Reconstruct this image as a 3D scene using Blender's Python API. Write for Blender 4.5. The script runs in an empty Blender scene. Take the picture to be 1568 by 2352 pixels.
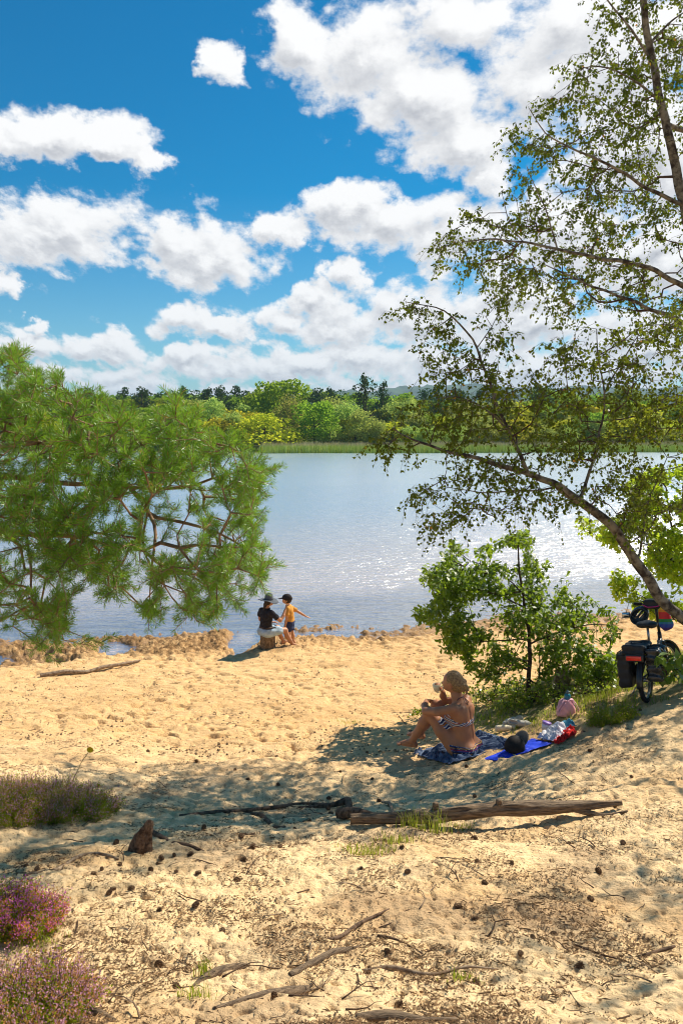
import bpy, math, random
import numpy as np
from mathutils import Vector, Matrix
C = bpy.context.scene.collection
sc = bpy.context.scene
R = math.radians

# ---------------------------------------------------------------- camera
CAMZ = 4.9; PITCH = R(6.73); FPX = 796.0
cam = bpy.data.cameras.new('camera'); co = bpy.data.objects.new('camera', cam); C.objects.link(co)
co.location = (0, 0, CAMZ); co.rotation_euler = (math.pi/2 - PITCH, 0, 0)
cam.sensor_fit = 'VERTICAL'; cam.sensor_height = 36.0; cam.lens = FPX/1024*36.0
cam.clip_start = 0.1; cam.clip_end = 12000
sc.camera = co
sc.view_settings.view_transform = 'Standard'; sc.view_settings.look = 'None'
sc.view_settings.exposure = 0.5; sc.view_settings.gamma = 1.0
sc.cycles.max_bounces = 8; sc.cycles.transparent_max_bounces = 12; sc.cycles.diffuse_bounces = 3
sc.cycles.volume_bounces = 0; sc.cycles.use_denoising = True; sc.cycles.denoising_prefilter = 'ACCURATE'; sc.cycles.filter_width = 1.05

def raydir(u, v):            # direction of a photo pixel (682 x 1024 frame), y component 1
    a = (u-341)/FPX; b = (512-v)/FPX
    c, s = math.cos(PITCH), math.sin(PITCH)
    y = c + b*s; z = -s + b*c
    return a/y, 1.0, z/y
def pt(u, v, Y):
    a, _, b = raydir(u, v); return np.array((a*Y, Y, CAMZ + b*Y))
K = 682/1568.0
def dp(x, y, Y): return pt(x*K, y*K, Y)     # the same from the 1568-wide view of the photo

# ---------------------------------------------------------------- sun and sky
SUN_EL, SUN_AZ = 47.0, 50.0                 # degrees above the horizon; degrees right of straight ahead
sd = np.array((math.sin(R(SUN_AZ))*math.cos(R(SUN_EL)), math.cos(R(SUN_AZ))*math.cos(R(SUN_EL)), math.sin(R(SUN_EL))))
sun = bpy.data.lights.new('sun', 'SUN'); so = bpy.data.objects.new('sun', sun); C.objects.link(so)
sun.energy = 5.0; sun.angle = R(0.5); sun.color = (1.0, 0.91, 0.76)
so.rotation_euler = Vector(sd).to_track_quat('Z', 'Y').to_euler()
world = bpy.data.worlds.new('World'); sc.world = world; world.use_nodes = True
wt = world.node_tree; wn = wt.nodes; wl = wt.links; wn.clear()

class NG:                                    # terse node building
    def __init__(s, tree): s.t = tree
    def link(s, v, sock):
        if v is None: return
        if hasattr(v, 'is_output'): s.t.links.new(v, sock)
        else:
            try: sock.default_value = v
            except Exception: sock.default_value = (*v, 1.0) if len(v) == 3 else v[:3]
    def n(s, typ, ins=(), out=0, **kw):
        nd = s.t.nodes.new(typ)
        for k, v in kw.items(): setattr(nd, k, v)
        it = ins.items() if isinstance(ins, dict) else enumerate(ins)
        for k, v in it: s.link(v, nd.inputs[k])
        return nd.outputs[out] if out is not None else nd
    def m(s, op, a, b=None, c=None, clamp=False):
        return s.n('ShaderNodeMath', (a, b, c), operation=op, use_clamp=clamp)
    def vm(s, op, a, b=None, out=0):
        return s.n('ShaderNodeVectorMath', (a, b), out, operation=op)
    def mix(s, f, a, b, blend='MIX'):
        nd = s.t.nodes.new('ShaderNodeMix'); nd.data_type = 'RGBA'; nd.blend_type = blend
        s.link(f, nd.inputs[0]); s.link(a, nd.inputs[6]); s.link(b, nd.inputs[7]); return nd.outputs[2]
    def mr(s, v, a, b, c=0.0, d=1.0, it='SMOOTHSTEP'):
        return s.n('ShaderNodeMapRange', {0: v, 1: a, 2: b, 3: c, 4: d}, interpolation_type=it)
    def noise(s, vec, scale, detail=3.0, rough=.5, dist=0.0, out=0):
        return s.n('ShaderNodeTexNoise', {'Vector': vec, 'Scale': scale, 'Detail': detail, 'Roughness': rough, 'Distortion': dist}, out)

# cloud masses: centre x, y, half width, height above and below the centre (1568-wide view of the photo)
BLOBS = [(90,315,165,66,48),(235,325,105,50,38),(325,360,52,22,34),(512,155,46,54,42),
(690,95,95,85,75),(840,150,150,100,105),(985,230,165,120,120),(1030,40,180,90,90),
 (1075,330,125,80,80),(1250,180,190,150,110),(1100,385,60,50,45),(1380,110,260,140,170),(1470,330,230,200,160),
 (120,530,225,105,85),(400,565,90,65,60),(490,590,145,105,75),(640,522,62,34,36),
 (800,480,110,48,70),(880,500,110,60,70),(1060,530,150,90,80),(1290,560,180,130,90),(1500,600,180,140,100),
 (792,628,50,42,40),(445,735,92,50,45),(520,765,70,30,30),(640,740,75,45,45),(700,690,60,30,40),(770,745,140,60,55),
 (960,730,190,95,70),(1200,740,200,120,90),(1450,800,220,120,80),
 (255,800,105,42,32),(50,790,85,42,36),(0,655,38,26,30),(100,735,28,16,22),
 (110,858,95,32,28),(290,862,100,28,30),(420,820,90,26,30),(525,845,90,44,35),(700,850,150,40,34),(830,830,130,40,38),(1010,840,180,50,40),(1300,860,300,60,45),
 (160,905,230,22,26),(520,900,260,20,26),(900,895,300,24,30),(1300,905,300,30,30)]
g = bpy.data.node_groups.new('cloud_field', 'ShaderNodeTree')
g.interface.new_socket('P', in_out='INPUT', socket_type='NodeSocketVector')
g.interface.new_socket('F', in_out='OUTPUT', socket_type='NodeSocketFloat')
G_ = NG(g); gi = g.nodes.new('NodeGroupInput'); go = g.nodes.new('NodeGroupOutput')
P_ = gi.outputs[0]
n1 = G_.noise(P_, 14.0, 6.0, .6, out=1)
w1 = G_.vm('MULTIPLY', G_.vm('SUBTRACT', n1, (.5, .5, .5)), (.13, .085, 0))
Q_ = G_.vm('ADD', P_, w1)
best = None
for (cx, cy, rx, rt, rb) in BLOBS:
    a, _, b = raydir(cx*K, cy*K); s = K/FPX
    rx, rt, rb = rx*s*1.07+.005, rt*s*1.05+.003, rb*s*1.05+.003
    p = G_.vm('SUBTRACT', Q_, (a, b, 0))
    p1 = G_.vm('MULTIPLY', p, (1/rx, 1/rt, 0)); p2 = G_.vm('MULTIPLY', p, (-1/rx, -1/rb, 0))
    mx = G_.vm('MAXIMUM', p1, p2)
    ln = G_.vm('LENGTH', mx, out=1)
    # wide masses are thicker than small ones
    best = ln if best is None else G_.n('ShaderNodeMath', (best, ln, .22), operation='SMOOTH_MIN')
sP = G_.n('ShaderNodeSeparateXYZ', (P_,), out=None); db = G_.m('ADD', G_.m('MAXIMUM', sP.outputs[1], 0.0), .3)
PN = G_.n('ShaderNodeCombineXYZ', (G_.m('DIVIDE', sP.outputs[0], db), G_.m('MULTIPLY', G_.m('LOGARITHM', db, 2.71828), 1.3), 0.0))
nz = G_.noise(PN, 11.0, 9.0, .62)
puff = G_.n('ShaderNodeTexVoronoi', {'Vector': PN, 'Scale': 20.0}, 0, feature='F1')
F_ = G_.m('SUBTRACT', 1.0, best)
F_ = G_.m('ADD', F_, G_.m('MULTIPLY', G_.m('SUBTRACT', nz, .5), 1.9))
F_ = G_.m('ADD', F_, G_.m('MULTIPLY', G_.m('SUBTRACT', .38, puff), .35))
g.links.new(F_, go.inputs[0])

W = NG(wt)
tc = W.n('ShaderNodeTexCoord', out=0)
sep = W.n('ShaderNodeSeparateXYZ', (tc,), out=None)
yy = W.m('MAXIMUM', sep.outputs[1], .02)
Pv = W.n('ShaderNodeCombineXYZ', (W.m('DIVIDE', sep.outputs[0], yy), W.m('DIVIDE', sep.outputs[2], yy), 0.0))
def field(off=None):
    nd = wn.new('ShaderNodeGroup'); nd.node_tree = g
    wl.new(Pv if off is None else W.vm('ADD', Pv, off), nd.inputs[0]); return nd.outputs[0]
F0 = field(); bb = W.m('DIVIDE', sep.outputs[2], yy); F1 = field(W.vm('MULTIPLY', W.n('ShaderNodeCombineXYZ', (W.m('ADD', bb, .12),)*3), (.026, .058, 0)))
cov = W.mr(F0, -.08, .40)
front = W.mr(sep.outputs[1], .1, .3)
# elsewhere in the sky: loose broken cloud
back = W.mr(W.noise(W.vm('MULTIPLY', tc, (1, 1, 2.2)), 2.2, 8.0, .55), .55, .70)
cov = W.m('ADD', W.m('MULTIPLY', cov, front), W.m('MULTIPLY', back, W.m('SUBTRACT', 1.0, front)))
lit = W.mr(W.m('SUBTRACT', F1, F0), -.55, .75, 1.0, 0.0)
thick = W.mr(F0, .05, .75, 0.0, 1.0)
sh = W.m('MULTIPLY', W.m('SUBTRACT', 1.0, lit), W.m('ADD', .35, W.m('MULTIPLY', thick, .75)), clamp=True)
ccol = W.mix(sh, (1.0, 1.0, 1.0), (.44, .46, .51))
sky = wn.new('ShaderNodeTexSky'); sky.sky_type = 'NISHITA'; sky.sun_disc = False
sky.sun_elevation = R(SUN_EL); sky.sun_rotation = R(SUN_AZ)
sky.air_density = 1.0; sky.dust_density = .3; sky.ozone_density = 3.0
SKY = 0.11
el = sep.outputs[2]
skyc = W.mix(1.0, sky.outputs[0], (.0, .47, .66), 'MULTIPLY')
skyc = W.mix(W.mr(el, .02, .26, 1.0, 0.0, 'LINEAR'), skyc, W.mix(1.0, sky.outputs[0], (.40, .66, .74), 'MULTIPLY'))
cl = W.vm('SCALE', ccol, None); cl.node.inputs[3].default_value = 0.73/SKY
allc = W.mix(cov, skyc, cl)
bg = W.n('ShaderNodeBackground', {0: allc, 1: SKY})
wl.new(bg, wn.new('ShaderNodeOutputWorld').inputs[0])
world.cycles.sampling_method = 'NONE'

# ---------------------------------------------------------------- noise and mesh helpers
def pn(x, y, seed=0):
    xi = np.floor(x).astype(np.int64); yi = np.floor(y).astype(np.int64); xf = x-xi; yf = y-yi
    def h(a, b):
        n = (a*374761393 + b*668265263 + seed*974711) & 0xffffffff
        n = ((n ^ (n >> 13))*1274126177) & 0xffffffff
        n = n ^ (n >> 16); ang = (n & 0xffff)/65536.0*2*np.pi
        return np.cos(ang), np.sin(ang)
    u = xf*xf*xf*(xf*(xf*6-15)+10); v = yf*yf*yf*(yf*(yf*6-15)+10)
    def d(i, j):
        a, b = h(xi+i, yi+j); return a*(xf-i)+b*(yf-j)
    a = d(0, 0)*(1-u)+d(1, 0)*u; b = d(0, 1)*(1-u)+d(1, 1)*u
    return (a*(1-v)+b*v)*1.5
def fbm(x, y, o=4, seed=0, gain=.5):
    s = 0; a = 1
    for i in range(o): s = s+a*pn(x*2**i, y*2**i, seed+i*17); a *= gain
    return s
def ss(a, b, x):
    t = np.clip((x-a)/(b-a), 0, 1); return t*t*(3-2*t)

def mk(name, V, F, mat, parent=None, smooth=False, idx=None):
    """V: (n,3); F: (m,k) array or list of faces -> one mesh object. idx: material index per face if mat is a list"""
    me = bpy.data.meshes.new(name); V = np.asarray(V, dtype=np.float32).reshape(-1, 3)
    if isinstance(F, np.ndarray):
        m, k = F.shape
        me.vertices.add(len(V)); me.vertices.foreach_set('co', V.ravel())
        me.loops.add(m*k); me.loops.foreach_set('vertex_index', F.astype(np.int32).ravel())
        me.polygons.add(m); me.polygons.foreach_set('loop_start', np.arange(0, m*k, k, dtype=np.int32))
        me.update(calc_edges=True)
    else:
        me.from_pydata(V.tolist(), [], [list(map(int, f)) for f in F]); me.update()
    for x in (mat if isinstance(mat, (list, tuple)) else [mat]): me.materials.append(x)
    if idx is not None: me.polygons.foreach_set('material_index', np.asarray(idx, dtype=np.int32))
    if smooth: me.polygons.foreach_set('use_smooth', np.ones(len(me.polygons), dtype=bool))
    o = bpy.data.objects.new(name, me); C.objects.link(o)
    if parent is not None: o.parent = parent
    return o
def tag(o, label, cat, group=None, kind=None):
    if label: o['label'] = label
    if cat: o['category'] = cat
    if group: o['group'] = group
    if kind: o['kind'] = kind
    return o
def thing(name, label, cat, loc, rz=0.0, group=None):
    o = bpy.data.objects.new(name, None); C.objects.link(o); o.location = [float(c) for c in loc]; o.rotation_euler = (0, 0, rz)
    o.empty_display_size = .1
    return tag(o, label, cat, group)
def copy_tree(o, parent=None):
    c = o.copy(); C.objects.link(c)
    if parent is not None: c.parent = parent
    for ch in list(o.children): copy_tree(ch, c)
    return c

class MB:                                     # collects shapes for one mesh
    def __init__(s): s.V = []; s.F = []; s.n = 0
    def add(s, V, F):
        V = np.asarray(V, float).reshape(-1, 3); s.V.append(V); s.F += [tuple(int(i)+s.n for i in f) for f in F]; s.n += len(V); return s
    def tube(s, P, r, k=8, cap=True, flat=1.0):
        P = np.asarray(P, float); n = len(P); r = np.broadcast_to(np.asarray(r, float), (n,))
        T = np.gradient(P, axis=0); T /= np.linalg.norm(T, axis=1)[:, None]+1e-9
        up = np.array((0, 0, 1.)) if abs(T[0][2]) < .9 else np.array((1., 0, 0))
        V = []; b = None
        for i in range(n):
            a = np.cross(T[i], up if b is None else b) if b is None else a-np.dot(a, T[i])*T[i]
            a = a/(np.linalg.norm(a)+1e-9); b = np.cross(T[i], a)
            for j in range(k):
                t = 2*np.pi*j/k; V.append(P[i]+r[i]*(a*np.cos(t)+b*np.sin(t)*flat))
        F = [(i*k+j, i*k+(j+1) % k, (i+1)*k+(j+1) % k, (i+1)*k+j) for i in range(n-1) for j in range(k)]
        if cap: F += [tuple(range(k))[::-1], tuple((n-1)*k+j for j in range(k))]
        return s.add(V, F)
    def lathe(s, prof, k=20, o=(0, 0, 0), M=None):  # prof: (r, z)
        V = [(r*math.cos(2*math.pi*j/k), r*math.sin(2*math.pi*j/k), z) for r, z in prof for j in range(k)]
        V = np.array(V)
        if M is not None: V = V @ np.array(M.to_3x3()).T
        V = V+np.array(o); n = len(prof)
        F = [(i*k+j, i*k+(j+1) % k, (i+1)*k+(j+1) % k, (i+1)*k+j) for i in range(n-1) for j in range(k)]
        if prof[0][0] > 1e-4: F.append(tuple(range(k))[::-1])
        if prof[-1][0] > 1e-4: F.append(tuple((n-1)*k+j for j in range(k)))
        return s.add(V, F)
    def torus(s, c, ax, Rr, r, k=36, m=8, sq=1.0, a0=0, a1=2*math.pi):
        ax = Vector(ax).normalized(); q = ax.to_track_quat('Z', 'Y'); ex = np.array(q @ Vector((1, 0, 0))); ey = np.array(q @ Vector((0, 1, 0))); az = np.array(ax)
        full = abs(a1-a0-2*math.pi) < 1e-4; n = k if full else k+1
        V = []
        for i in range(n):
            t = a0+(a1-a0)*i/k; d = ex*math.cos(t)+ey*math.sin(t)
            for j in range(m):
                p = 2*math.pi*j/m; V.append(np.array(c)+d*(Rr+r*math.cos(p))+az*r*sq*math.sin(p))
        F = [(i*m+j, ((i+1) % n)*m+j, ((i+1) % n)*m+(j+1) % m, i*m+(j+1) % m) for i in range(k) for j in range(m)]
        return s.add(V, F)
    def box(s, c, d, M=None, bev=0.0):
        bm_ = bpy_box(d, bev); V = bm_[0]
        if M is not None: V = V @ np.array(M.to_3x3()).T
        return s.add(V+np.array(c), bm_[1])
    def obj(s, name, mat, parent=None, smooth=True):
        return mk(name, np.concatenate(s.V), s.F, mat, parent, smooth)
def bpy_box(d, bev):
    import bmesh
    b = bmesh.new(); bmesh.ops.create_cube(b, size=1.0)
    for v in b.verts: v.co = Vector((v.co.x*d[0], v.co.y*d[1], v.co.z*d[2]))
    if bev > 0: bmesh.ops.bevel(b, geom=b.edges[:], offset=bev, segments=2, affect='EDGES', profile=.5)
    b.verts.ensure_lookup_table(); b.verts.index_update()
    r = np.array([v.co[:] for v in b.verts]), [tuple(v.index for v in f.verts) for f in b.faces]; b.free(); return r

# ---------------------------------------------------------------- materials
def mat(name, col, rough=.6, spec=.3, metal=0.0, var=0.0, vscale=8.0, bump=0.0, bscale=40.0, emit=None, col2=None, sheen=0):
    m = bpy.data.materials.new(name); m.use_nodes = True; t = m.node_tree; N = NG(t); b = t.nodes['Principled BSDF']
    tc = N.n('ShaderNodeTexCoord', out=3)
    nz = N.noise(tc, vscale, 5.0, .6)
    c2 = col2 if col2 else tuple(c*(1-var) for c in col)
    c1 = col if col2 else tuple(min(1, c*(1+var)) for c in col)
    c = N.mix(N.mr(nz, .35, .65), c1, c2); t.links.new(c, b.inputs['Base Color'])
    b.inputs['Roughness'].default_value = rough; b.inputs['Specular IOR Level'].default_value = spec; b.inputs['Metallic'].default_value = metal
    if bump > 0:
        bn = N.n('ShaderNodeBump', {'Strength': 1.0, 'Distance': bump, 'Height': N.noise(tc, bscale, 6.0, .65)}, 0); t.links.new(bn, b.inputs['Normal'])
    return m
def leafmat(name, c1, c2, tr, ft=.45, gl=.12, scale=3.0, rnd=.0, third=None, rough=.5):
    m = bpy.data.materials.new(name); m.use_nodes = True; t = m.node_tree; t.nodes.clear(); N = NG(t)
    geo = N.n('ShaderNodeNewGeometry', out=None); ri = geo.outputs['Random Per Island']
    tc = N.n('ShaderNodeTexCoord', out=3)
    f = N.m('ADD', N.m('MULTIPLY', ri, .55), N.m('MULTIPLY', N.mr(N.noise(tc, scale, 3.0), .3, .7), .45))
    c = N.mix(f, c1, c2)
    trc = N.mix(f, tuple(x*.7 for x in tr), tr)
    if third is not None:
        k = N.mr(ri, third[1], third[1]+.01); c = N.mix(k, c, third[0]); trc = N.mix(k, trc, third[0])
    if rnd > 0:
        oi = N.n('ShaderNodeObjectInfo', out=5)
        hs = lambda col: N.n('ShaderNodeHueSaturation', {'Hue': N.m('ADD', .5-rnd*.25, N.m('MULTIPLY', oi, rnd*.5)), 'Saturation': 1.0, 'Value': N.m('ADD', 1-rnd*2.2, N.m('MULTIPLY', oi, rnd*4.4)), 'Fac': 1.0, 'Color': col})
        c = hs(c); trc = hs(trc)
    d = N.n('ShaderNodeBsdfDiffuse', {0: c}); tl = N.n('ShaderNodeBsdfTranslucent', {0: trc}); gs = N.n('ShaderNodeBsdfGlossy', {0: (1, 1, 1), 1: rough})
    s1 = N.n('ShaderNodeMixShader', {0: ft, 1: d, 2: tl})
    if gl == 0:
        t.links.new(s1, t.nodes.new('ShaderNodeOutputMaterial').inputs[0]); return m
    fr = N.n('ShaderNodeFresnel', {0: 1.4})
    s2 = N.n('ShaderNodeMixShader', {0: N.m('MULTIPLY', fr, gl), 1: s1, 2: gs})
    t.links.new(s2, t.nodes.new('ShaderNodeOutputMaterial').inputs[0])
    return m
# ---------------------------------------------------------------- the land
PROF = np.array([(-50,6.0),(-4,3.7),(0,3.3),(2,2.92),(3.1,2.45),(4.5,2.12),(6.2,1.70),(8.3,1.2),(10,.92),(12,.62),(14.5,.30),(16.6,.08),(17.5,0),(20,-.12),(26,-.5),(45,-1.6),(90,-1.6)])
def shore_y(x): return 17.95+np.where(x > 0, .28, .18)*np.clip(x, -12, 14)+.2*pn(x*.35, x*0+3.3, 5)
def far_y(x): return 111+.08*x+2.0*pn(x*.05, x*0+9.1, 8)
def pools(x, y):            # channels and pools dug in the wet sand at the edge
    d = np.zeros_like(x)
    for (u, v, rx, ry, h) in POOLS:
        px, py = u, v
        d = d+h*(.62 if h > 0 else 1.0)*np.exp(-(((x-px)/rx)**2+((y-py)/ry)**2)**2)
    return d
def gxy(u, v, z=0.05):
    a, _, b = raydir(u, v); Y = (z-CAMZ)/b; return a*Y, Y
POOLS = []
for (u, v, rx, ry, h) in [(118,652,.45,.55,-.30),(112,646,.3,.5,-.2),(57,664,.4,.25,-.22),(243,640,.36,.9,-.32),(236,656,.25,.3,-.22),(322,633,.9,.28,-.20),(300,636,.5,.2,-.14),(4,662,.9,.8,-.25),(350,629,.6,.15,-.15),(178,640,.35,.16,-.12),
      (60,650,1.2,.45,.22),(90,657,.8,.35,.16),(30,658,.5,.5,.16),(160,652,.9,.7,.17),(205,645,.8,.6,.17),(222,636,.3,.4,.14),(180,660,.9,.2,.10),(263,660,.7,.32,.12),(290,655,.6,.3,.10),(330,640,.6,.25,.06),(322,635,.35,.18,.12),(372,632,.3,.2,.10),(278,641,.4,.2,.05),(130,640,.35,.25,.15)]:
    px, py = gxy(u, v); POOLS.append((px, py, rx, ry, h))
def T(x, y, fine=False):
    x = np.asarray(x, float); y = np.asarray(y, float)
    s = shore_y(x); t = np.where(y < 0, y, y*17.5/s)
    z = np.interp(t, PROF[:, 0], PROF[:, 1])
    # grassy bank on the right, falling to the beach behind it
    yb = 10.3+.10*(x-2)
    bank = ss(.6, 4.6, x)*ss(4.0, 8.6, y)*(1-ss(yb-.2, yb+1.9, y))
    z = z+bank*.72
    hump = ss(1.0, 3.6, x)*np.exp(-((y-5.4)/1.2)**2); z = z+hump*.12
    lef = ss(-1.6, -3.4, x)*np.exp(-((y-7.2)/1.7)**2); z = z+lef*.25
    z = z-.16*np.exp(-((x-.1)/1.1)**2-((y-6.9)/.8)**2)          # hollow behind the log
    z = z+.05*fbm(x*.5, y*.5, 2, 3)*ss(60, 20, y)
    m = ss(1, 6, s-y+3)*0+ss(s+2.5, s-1.2, y)*ss(-60, 0, y)
    wet = ss(s-2.6, s-1.2, y)*ss(s+1.2, s+.2, y)
    leftw = ss(2.2, .2, x)
    z = z+pools(x, y)*.8
    far = ss(0, 9, y-far_y(x))
    z = np.where(y > 60, -1.6+far*2.3+ss(125, 420, y)*1.5+ss(420, 900, y)*6, z)
    if fine:
        near = ss(11, 6, y)
        z = z+m*(.022*fbm(x*1.7, y*2.2, 2, 11)+.016*fbm(x*3.2, y*4.2, 3, 23))
        trail = ss(-.25, .45, pn(x*.5, y*.35, 33)); foot = pn(x*4.2, y*5.2, 31)+.4*pn(x*9, y*11, 32); z = z-m*.046*ss(.12, .50, foot)*(.25+ss(6, 10, y))*(.35+.65*trail)+m*.012*trail*fbm(x*7, y*10, 2, 35)
        z = z+m*near*.010*fbm(x*9, y*9, 3, 41)
        z = z-m*near*.018*ss(.2, .55, fbm(x*13, y*16, 2, 47))
        cl = np.maximum(0, fbm(x*5, y*6, 3, 57, .65)); z = z+wet*(.055*cl*leftw+.03*cl)+wet*.035*fbm(x*12, y*12, 3, 59, .7)*(.4+.6*leftw)
        z = z+ss(130, 400, y)*fbm(x*.02, y*.02, 3, 71)*2
    return z
def G(u, v):                # where a photo pixel meets the ground
    a, _, b = raydir(u, v)
    Y = np.linspace(2.2, 40, 4000); z = CAMZ+b*Y; t = T(a*Y, Y)
    i = int(np.argmax(z < t)) if (z < t).any() else -1
    return np.array((a*Y[i], Y[i], t[i]))
def Gd(x, y): return G(x*K, y*K)
def gz(x, y): return float(T(np.array([x]), np.array([y]), True)[0])

# ground sheet: rings that widen with distance, finest where the beach is
ang = np.concatenate([np.linspace(-180, -40, 50)[:-1], np.linspace(-40, -27, 30)[:-1], np.linspace(-27, 27, 430)[:-1], np.linspace(27, 40, 30)[:-1], np.linspace(40, 180, 51)])
rr = np.concatenate([np.geomspace(.5, 2.6, 20)[:-1], np.geomspace(2.6, 22, 620)[:-1], np.geomspace(22, 100, 60)[:-1], np.geomspace(100, 140, 60)[:-1], np.geomspace(140, 3450, 60)])
A_, R_ = np.meshgrid(np.radians(ang), rr); gx = R_*np.sin(A_); gy = R_*np.cos(A_)
gz_ = T(gx, gy, True)
n0, n1_ = gx.shape
ii = np.arange(n0*n1_).reshape(n0, n1_)
gf = np.stack([ii[:-1, :-1], ii[:-1, 1:], ii[1:, 1:], ii[1:, :-1]], -1).reshape(-1, 4)[:, ::-1]
m = bpy.data.materials.new('sand_and_soil'); m.use_nodes = True; t = m.node_tree; N = NG(t); b = t.nodes['Principled BSDF']
geo = N.n('ShaderNodeNewGeometry', out=0); sp = N.n('ShaderNodeSeparateXYZ', (geo,), out=None)
px, py, pz = sp.outputs
big = N.noise(geo, 1.1, 4.0, .6); mid = N.noise(geo, 6.0, 5.0, .65); fin = N.noise(geo, 45.0, 6.0, .7)
nearc = N.mix(N.mr(mid, .3, .7), (.88, .63, .345), (.75, .52, .27))
beach = N.mix(N.mr(mid, .3, .7), (.78, .50, .235), (.68, .41, .175))
c = N.mix(N.mr(py, 6.5, 10.0), nearc, beach)
bigp = N.noise(N.n('ShaderNodeMapping', {0: geo, 3: (.45, 1.1, 1)}), 1.0, 5.0, .6); c = N.mix(N.m('MULTIPLY', N.mr(bigp, .50, .66), .55), c, (.58, .34, .14))
soil = N.m('MULTIPLY', N.mr(N.m('ADD', big, N.m('MULTIPLY', mid, .35)), .66, .82), N.mr(py, 9.5, 6.5))
c = N.mix(N.m('MULTIPLY', soil, .55), c, (.33, .22, .13))
speck = N.mr(N.noise(geo, 90.0, 3.0, .6), .62, .70)
c = N.mix(N.m('MULTIPLY', speck, N.mr(py, 12.0, 4.0, .35, .85)), c, (.12, .075, .04))
wetf = N.mr(N.m('ADD', pz, N.m('MULTIPLY', N.m('SUBTRACT', mid, .5), .10)), .02, .10, 1.0, 0.0)
wetf = N.m('MULTIPLY', wetf, N.mr(py, 12, 14))
c = N.mix(wetf, c, (.34, .20, .09))
damp = N.m('MULTIPLY', N.mr(mid, .42, .62), N.m('MULTIPLY', N.mr(pz, .05, .30, 1.0, 0.0), N.mr(py, 13, 15)))
c = N.mix(N.m('MULTIPLY', damp, .9), c, (.36, .20, .075))
dg = N.n('ShaderNodeAttribute', out=2, attribute_name='dug'); c = N.mix(N.m('MULTIPLY', dg, N.mr(N.noise(geo, 9.0, 5.0, .7), .38, .60, .25, .95)), c, (.19, .10, .038))
# moss and turf under the oak on the bank
gm = N.m('MULTIPLY', N.mr(px, 1.3, 2.3), N.m('MULTIPLY', N.mr(py, 8.0, 8.9), N.mr(py, 12.0, 11.0)))
gm = N.m('MULTIPLY', gm, N.mr(N.m('ADD', mid, N.m('MULTIPLY', big, .5)), .62, .78))
c = N.mix(gm, c, (.16, .17, .045))
c = N.mix(N.mr(py, 60.0, 62.0), c, (.06, .085, .02))
t.links.new(c, b.inputs['Base Color'])
t.links.new(N.m('ADD', .45, N.m('MULTIPLY', N.m('SUBTRACT', 1.0, wetf), .5)), b.inputs['Roughness'])
b.inputs['Specular IOR Level'].default_value = .25
hgt = N.m('ADD', N.m('MULTIPLY', fin, .5), N.m('ADD', N.m('MULTIPLY', mid, 1.2), N.m('MULTIPLY', N.noise(geo, 17.0, 4.0, .6), .9)))
t.links.new(N.n('ShaderNodeBump', {'Strength': .9, 'Distance': .030, 'Height': hgt}), b.inputs['Normal'])
ground = mk('ground', np.stack([gx, gy, gz_], -1).reshape(-1, 3), gf, m, smooth=True); ground['kind'] = 'structure'
sy = shore_y(gx); dugv = np.clip(ss(.02, .10, pools(gx, gy))*1.0+ss(2.2, .7, sy-gy)*ss(-1, .1, sy-gy)*.55*ss(3.5, .5, gx), 0, 1)*ss(sy+2, sy+.5, gy); a_ = ground.data.attributes.new('dug', 'FLOAT', 'POINT'); a_.data.foreach_set('value', dugv.ravel().astype(np.float32))

# hills far behind
hx = np.linspace(-2900, 3500, 500); hy = np.linspace(1500, 3300, 40)
HX, HY = np.meshgrid(hx, hy)
prof = 48+34*ss(-500, 500, HX)+24*pn(HX*.0011, HX*0+2.2, 3)+9*pn(HX*.005, HX*0, 6)
HZ = 10+prof*ss(1500, 2300, HY)*(1-.9*ss(2500, 3400, HY))+7*fbm(HX*.02, HY*.02, 3, 5, .7)*ss(1500, 1700, HY)
ii = np.arange(HX.size).reshape(HX.shape)
hf = np.stack([ii[:-1, :-1], ii[:-1, 1:], ii[1:, 1:], ii[1:, :-1]], -1).reshape(-1, 4)
m = mat('hill_woods', (.05, .08, .025), .9, .1, var=.5, vscale=.02)
hl = mk('hills', np.stack([HX, HY, HZ], -1).reshape(-1, 3), hf, m, smooth=False); hl['kind'] = 'structure'

# ---------------------------------------------------------------- water
wa = np.concatenate([np.linspace(-75, -30, 60)[:-1], np.linspace(-30, 30, 300)[:-1], np.linspace(30, 75, 60)])
wr = np.concatenate([np.geomspace(11.5, 30, 220)[:-1], np.geomspace(30, 220, 60)])
A_, R_ = np.meshgrid(np.radians(wa), wr); wx = R_*np.sin(A_); wy = R_*np.cos(A_)
dep = -T(wx, wy, True)
ii = np.arange(wx.size).reshape(wx.shape)
wf = np.stack([ii[:-1, :-1], ii[:-1, 1:], ii[1:, 1:], ii[1:, :-1]], -1).reshape(-1, 4)[:, ::-1]
wz = np.zeros_like(wx)
m = bpy.data.materials.new('lake_water'); m.use_nodes = True; t = m.node_tree; t.nodes.clear(); N = NG(t)
geo = N.n('ShaderNodeNewGeometry', out=0)
at = N.n('ShaderNodeAttribute', out=2, attribute_name='depth')
st = N.n('ShaderNodeMapping', {0: geo, 3: (1.0, 2.4, 1.0)})
st.node.inputs[2].default_value = (0, 0, R(-8))
w_a = N.noise(st, 1.3, 4.0, .62, .4); w_b = N.noise(st, 4.2, 3.0, .6, .3); w_c = N.noise(geo, .07, 3.0)
gust = N.mr(w_c, .35, .65, .8, 1.0)
hh = N.m('MULTIPLY', N.m('ADD', w_a, N.m('MULTIPLY', w_b, .32)), gust)
calm = N.mr(at, .0, .35, .30, 1.0)
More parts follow.
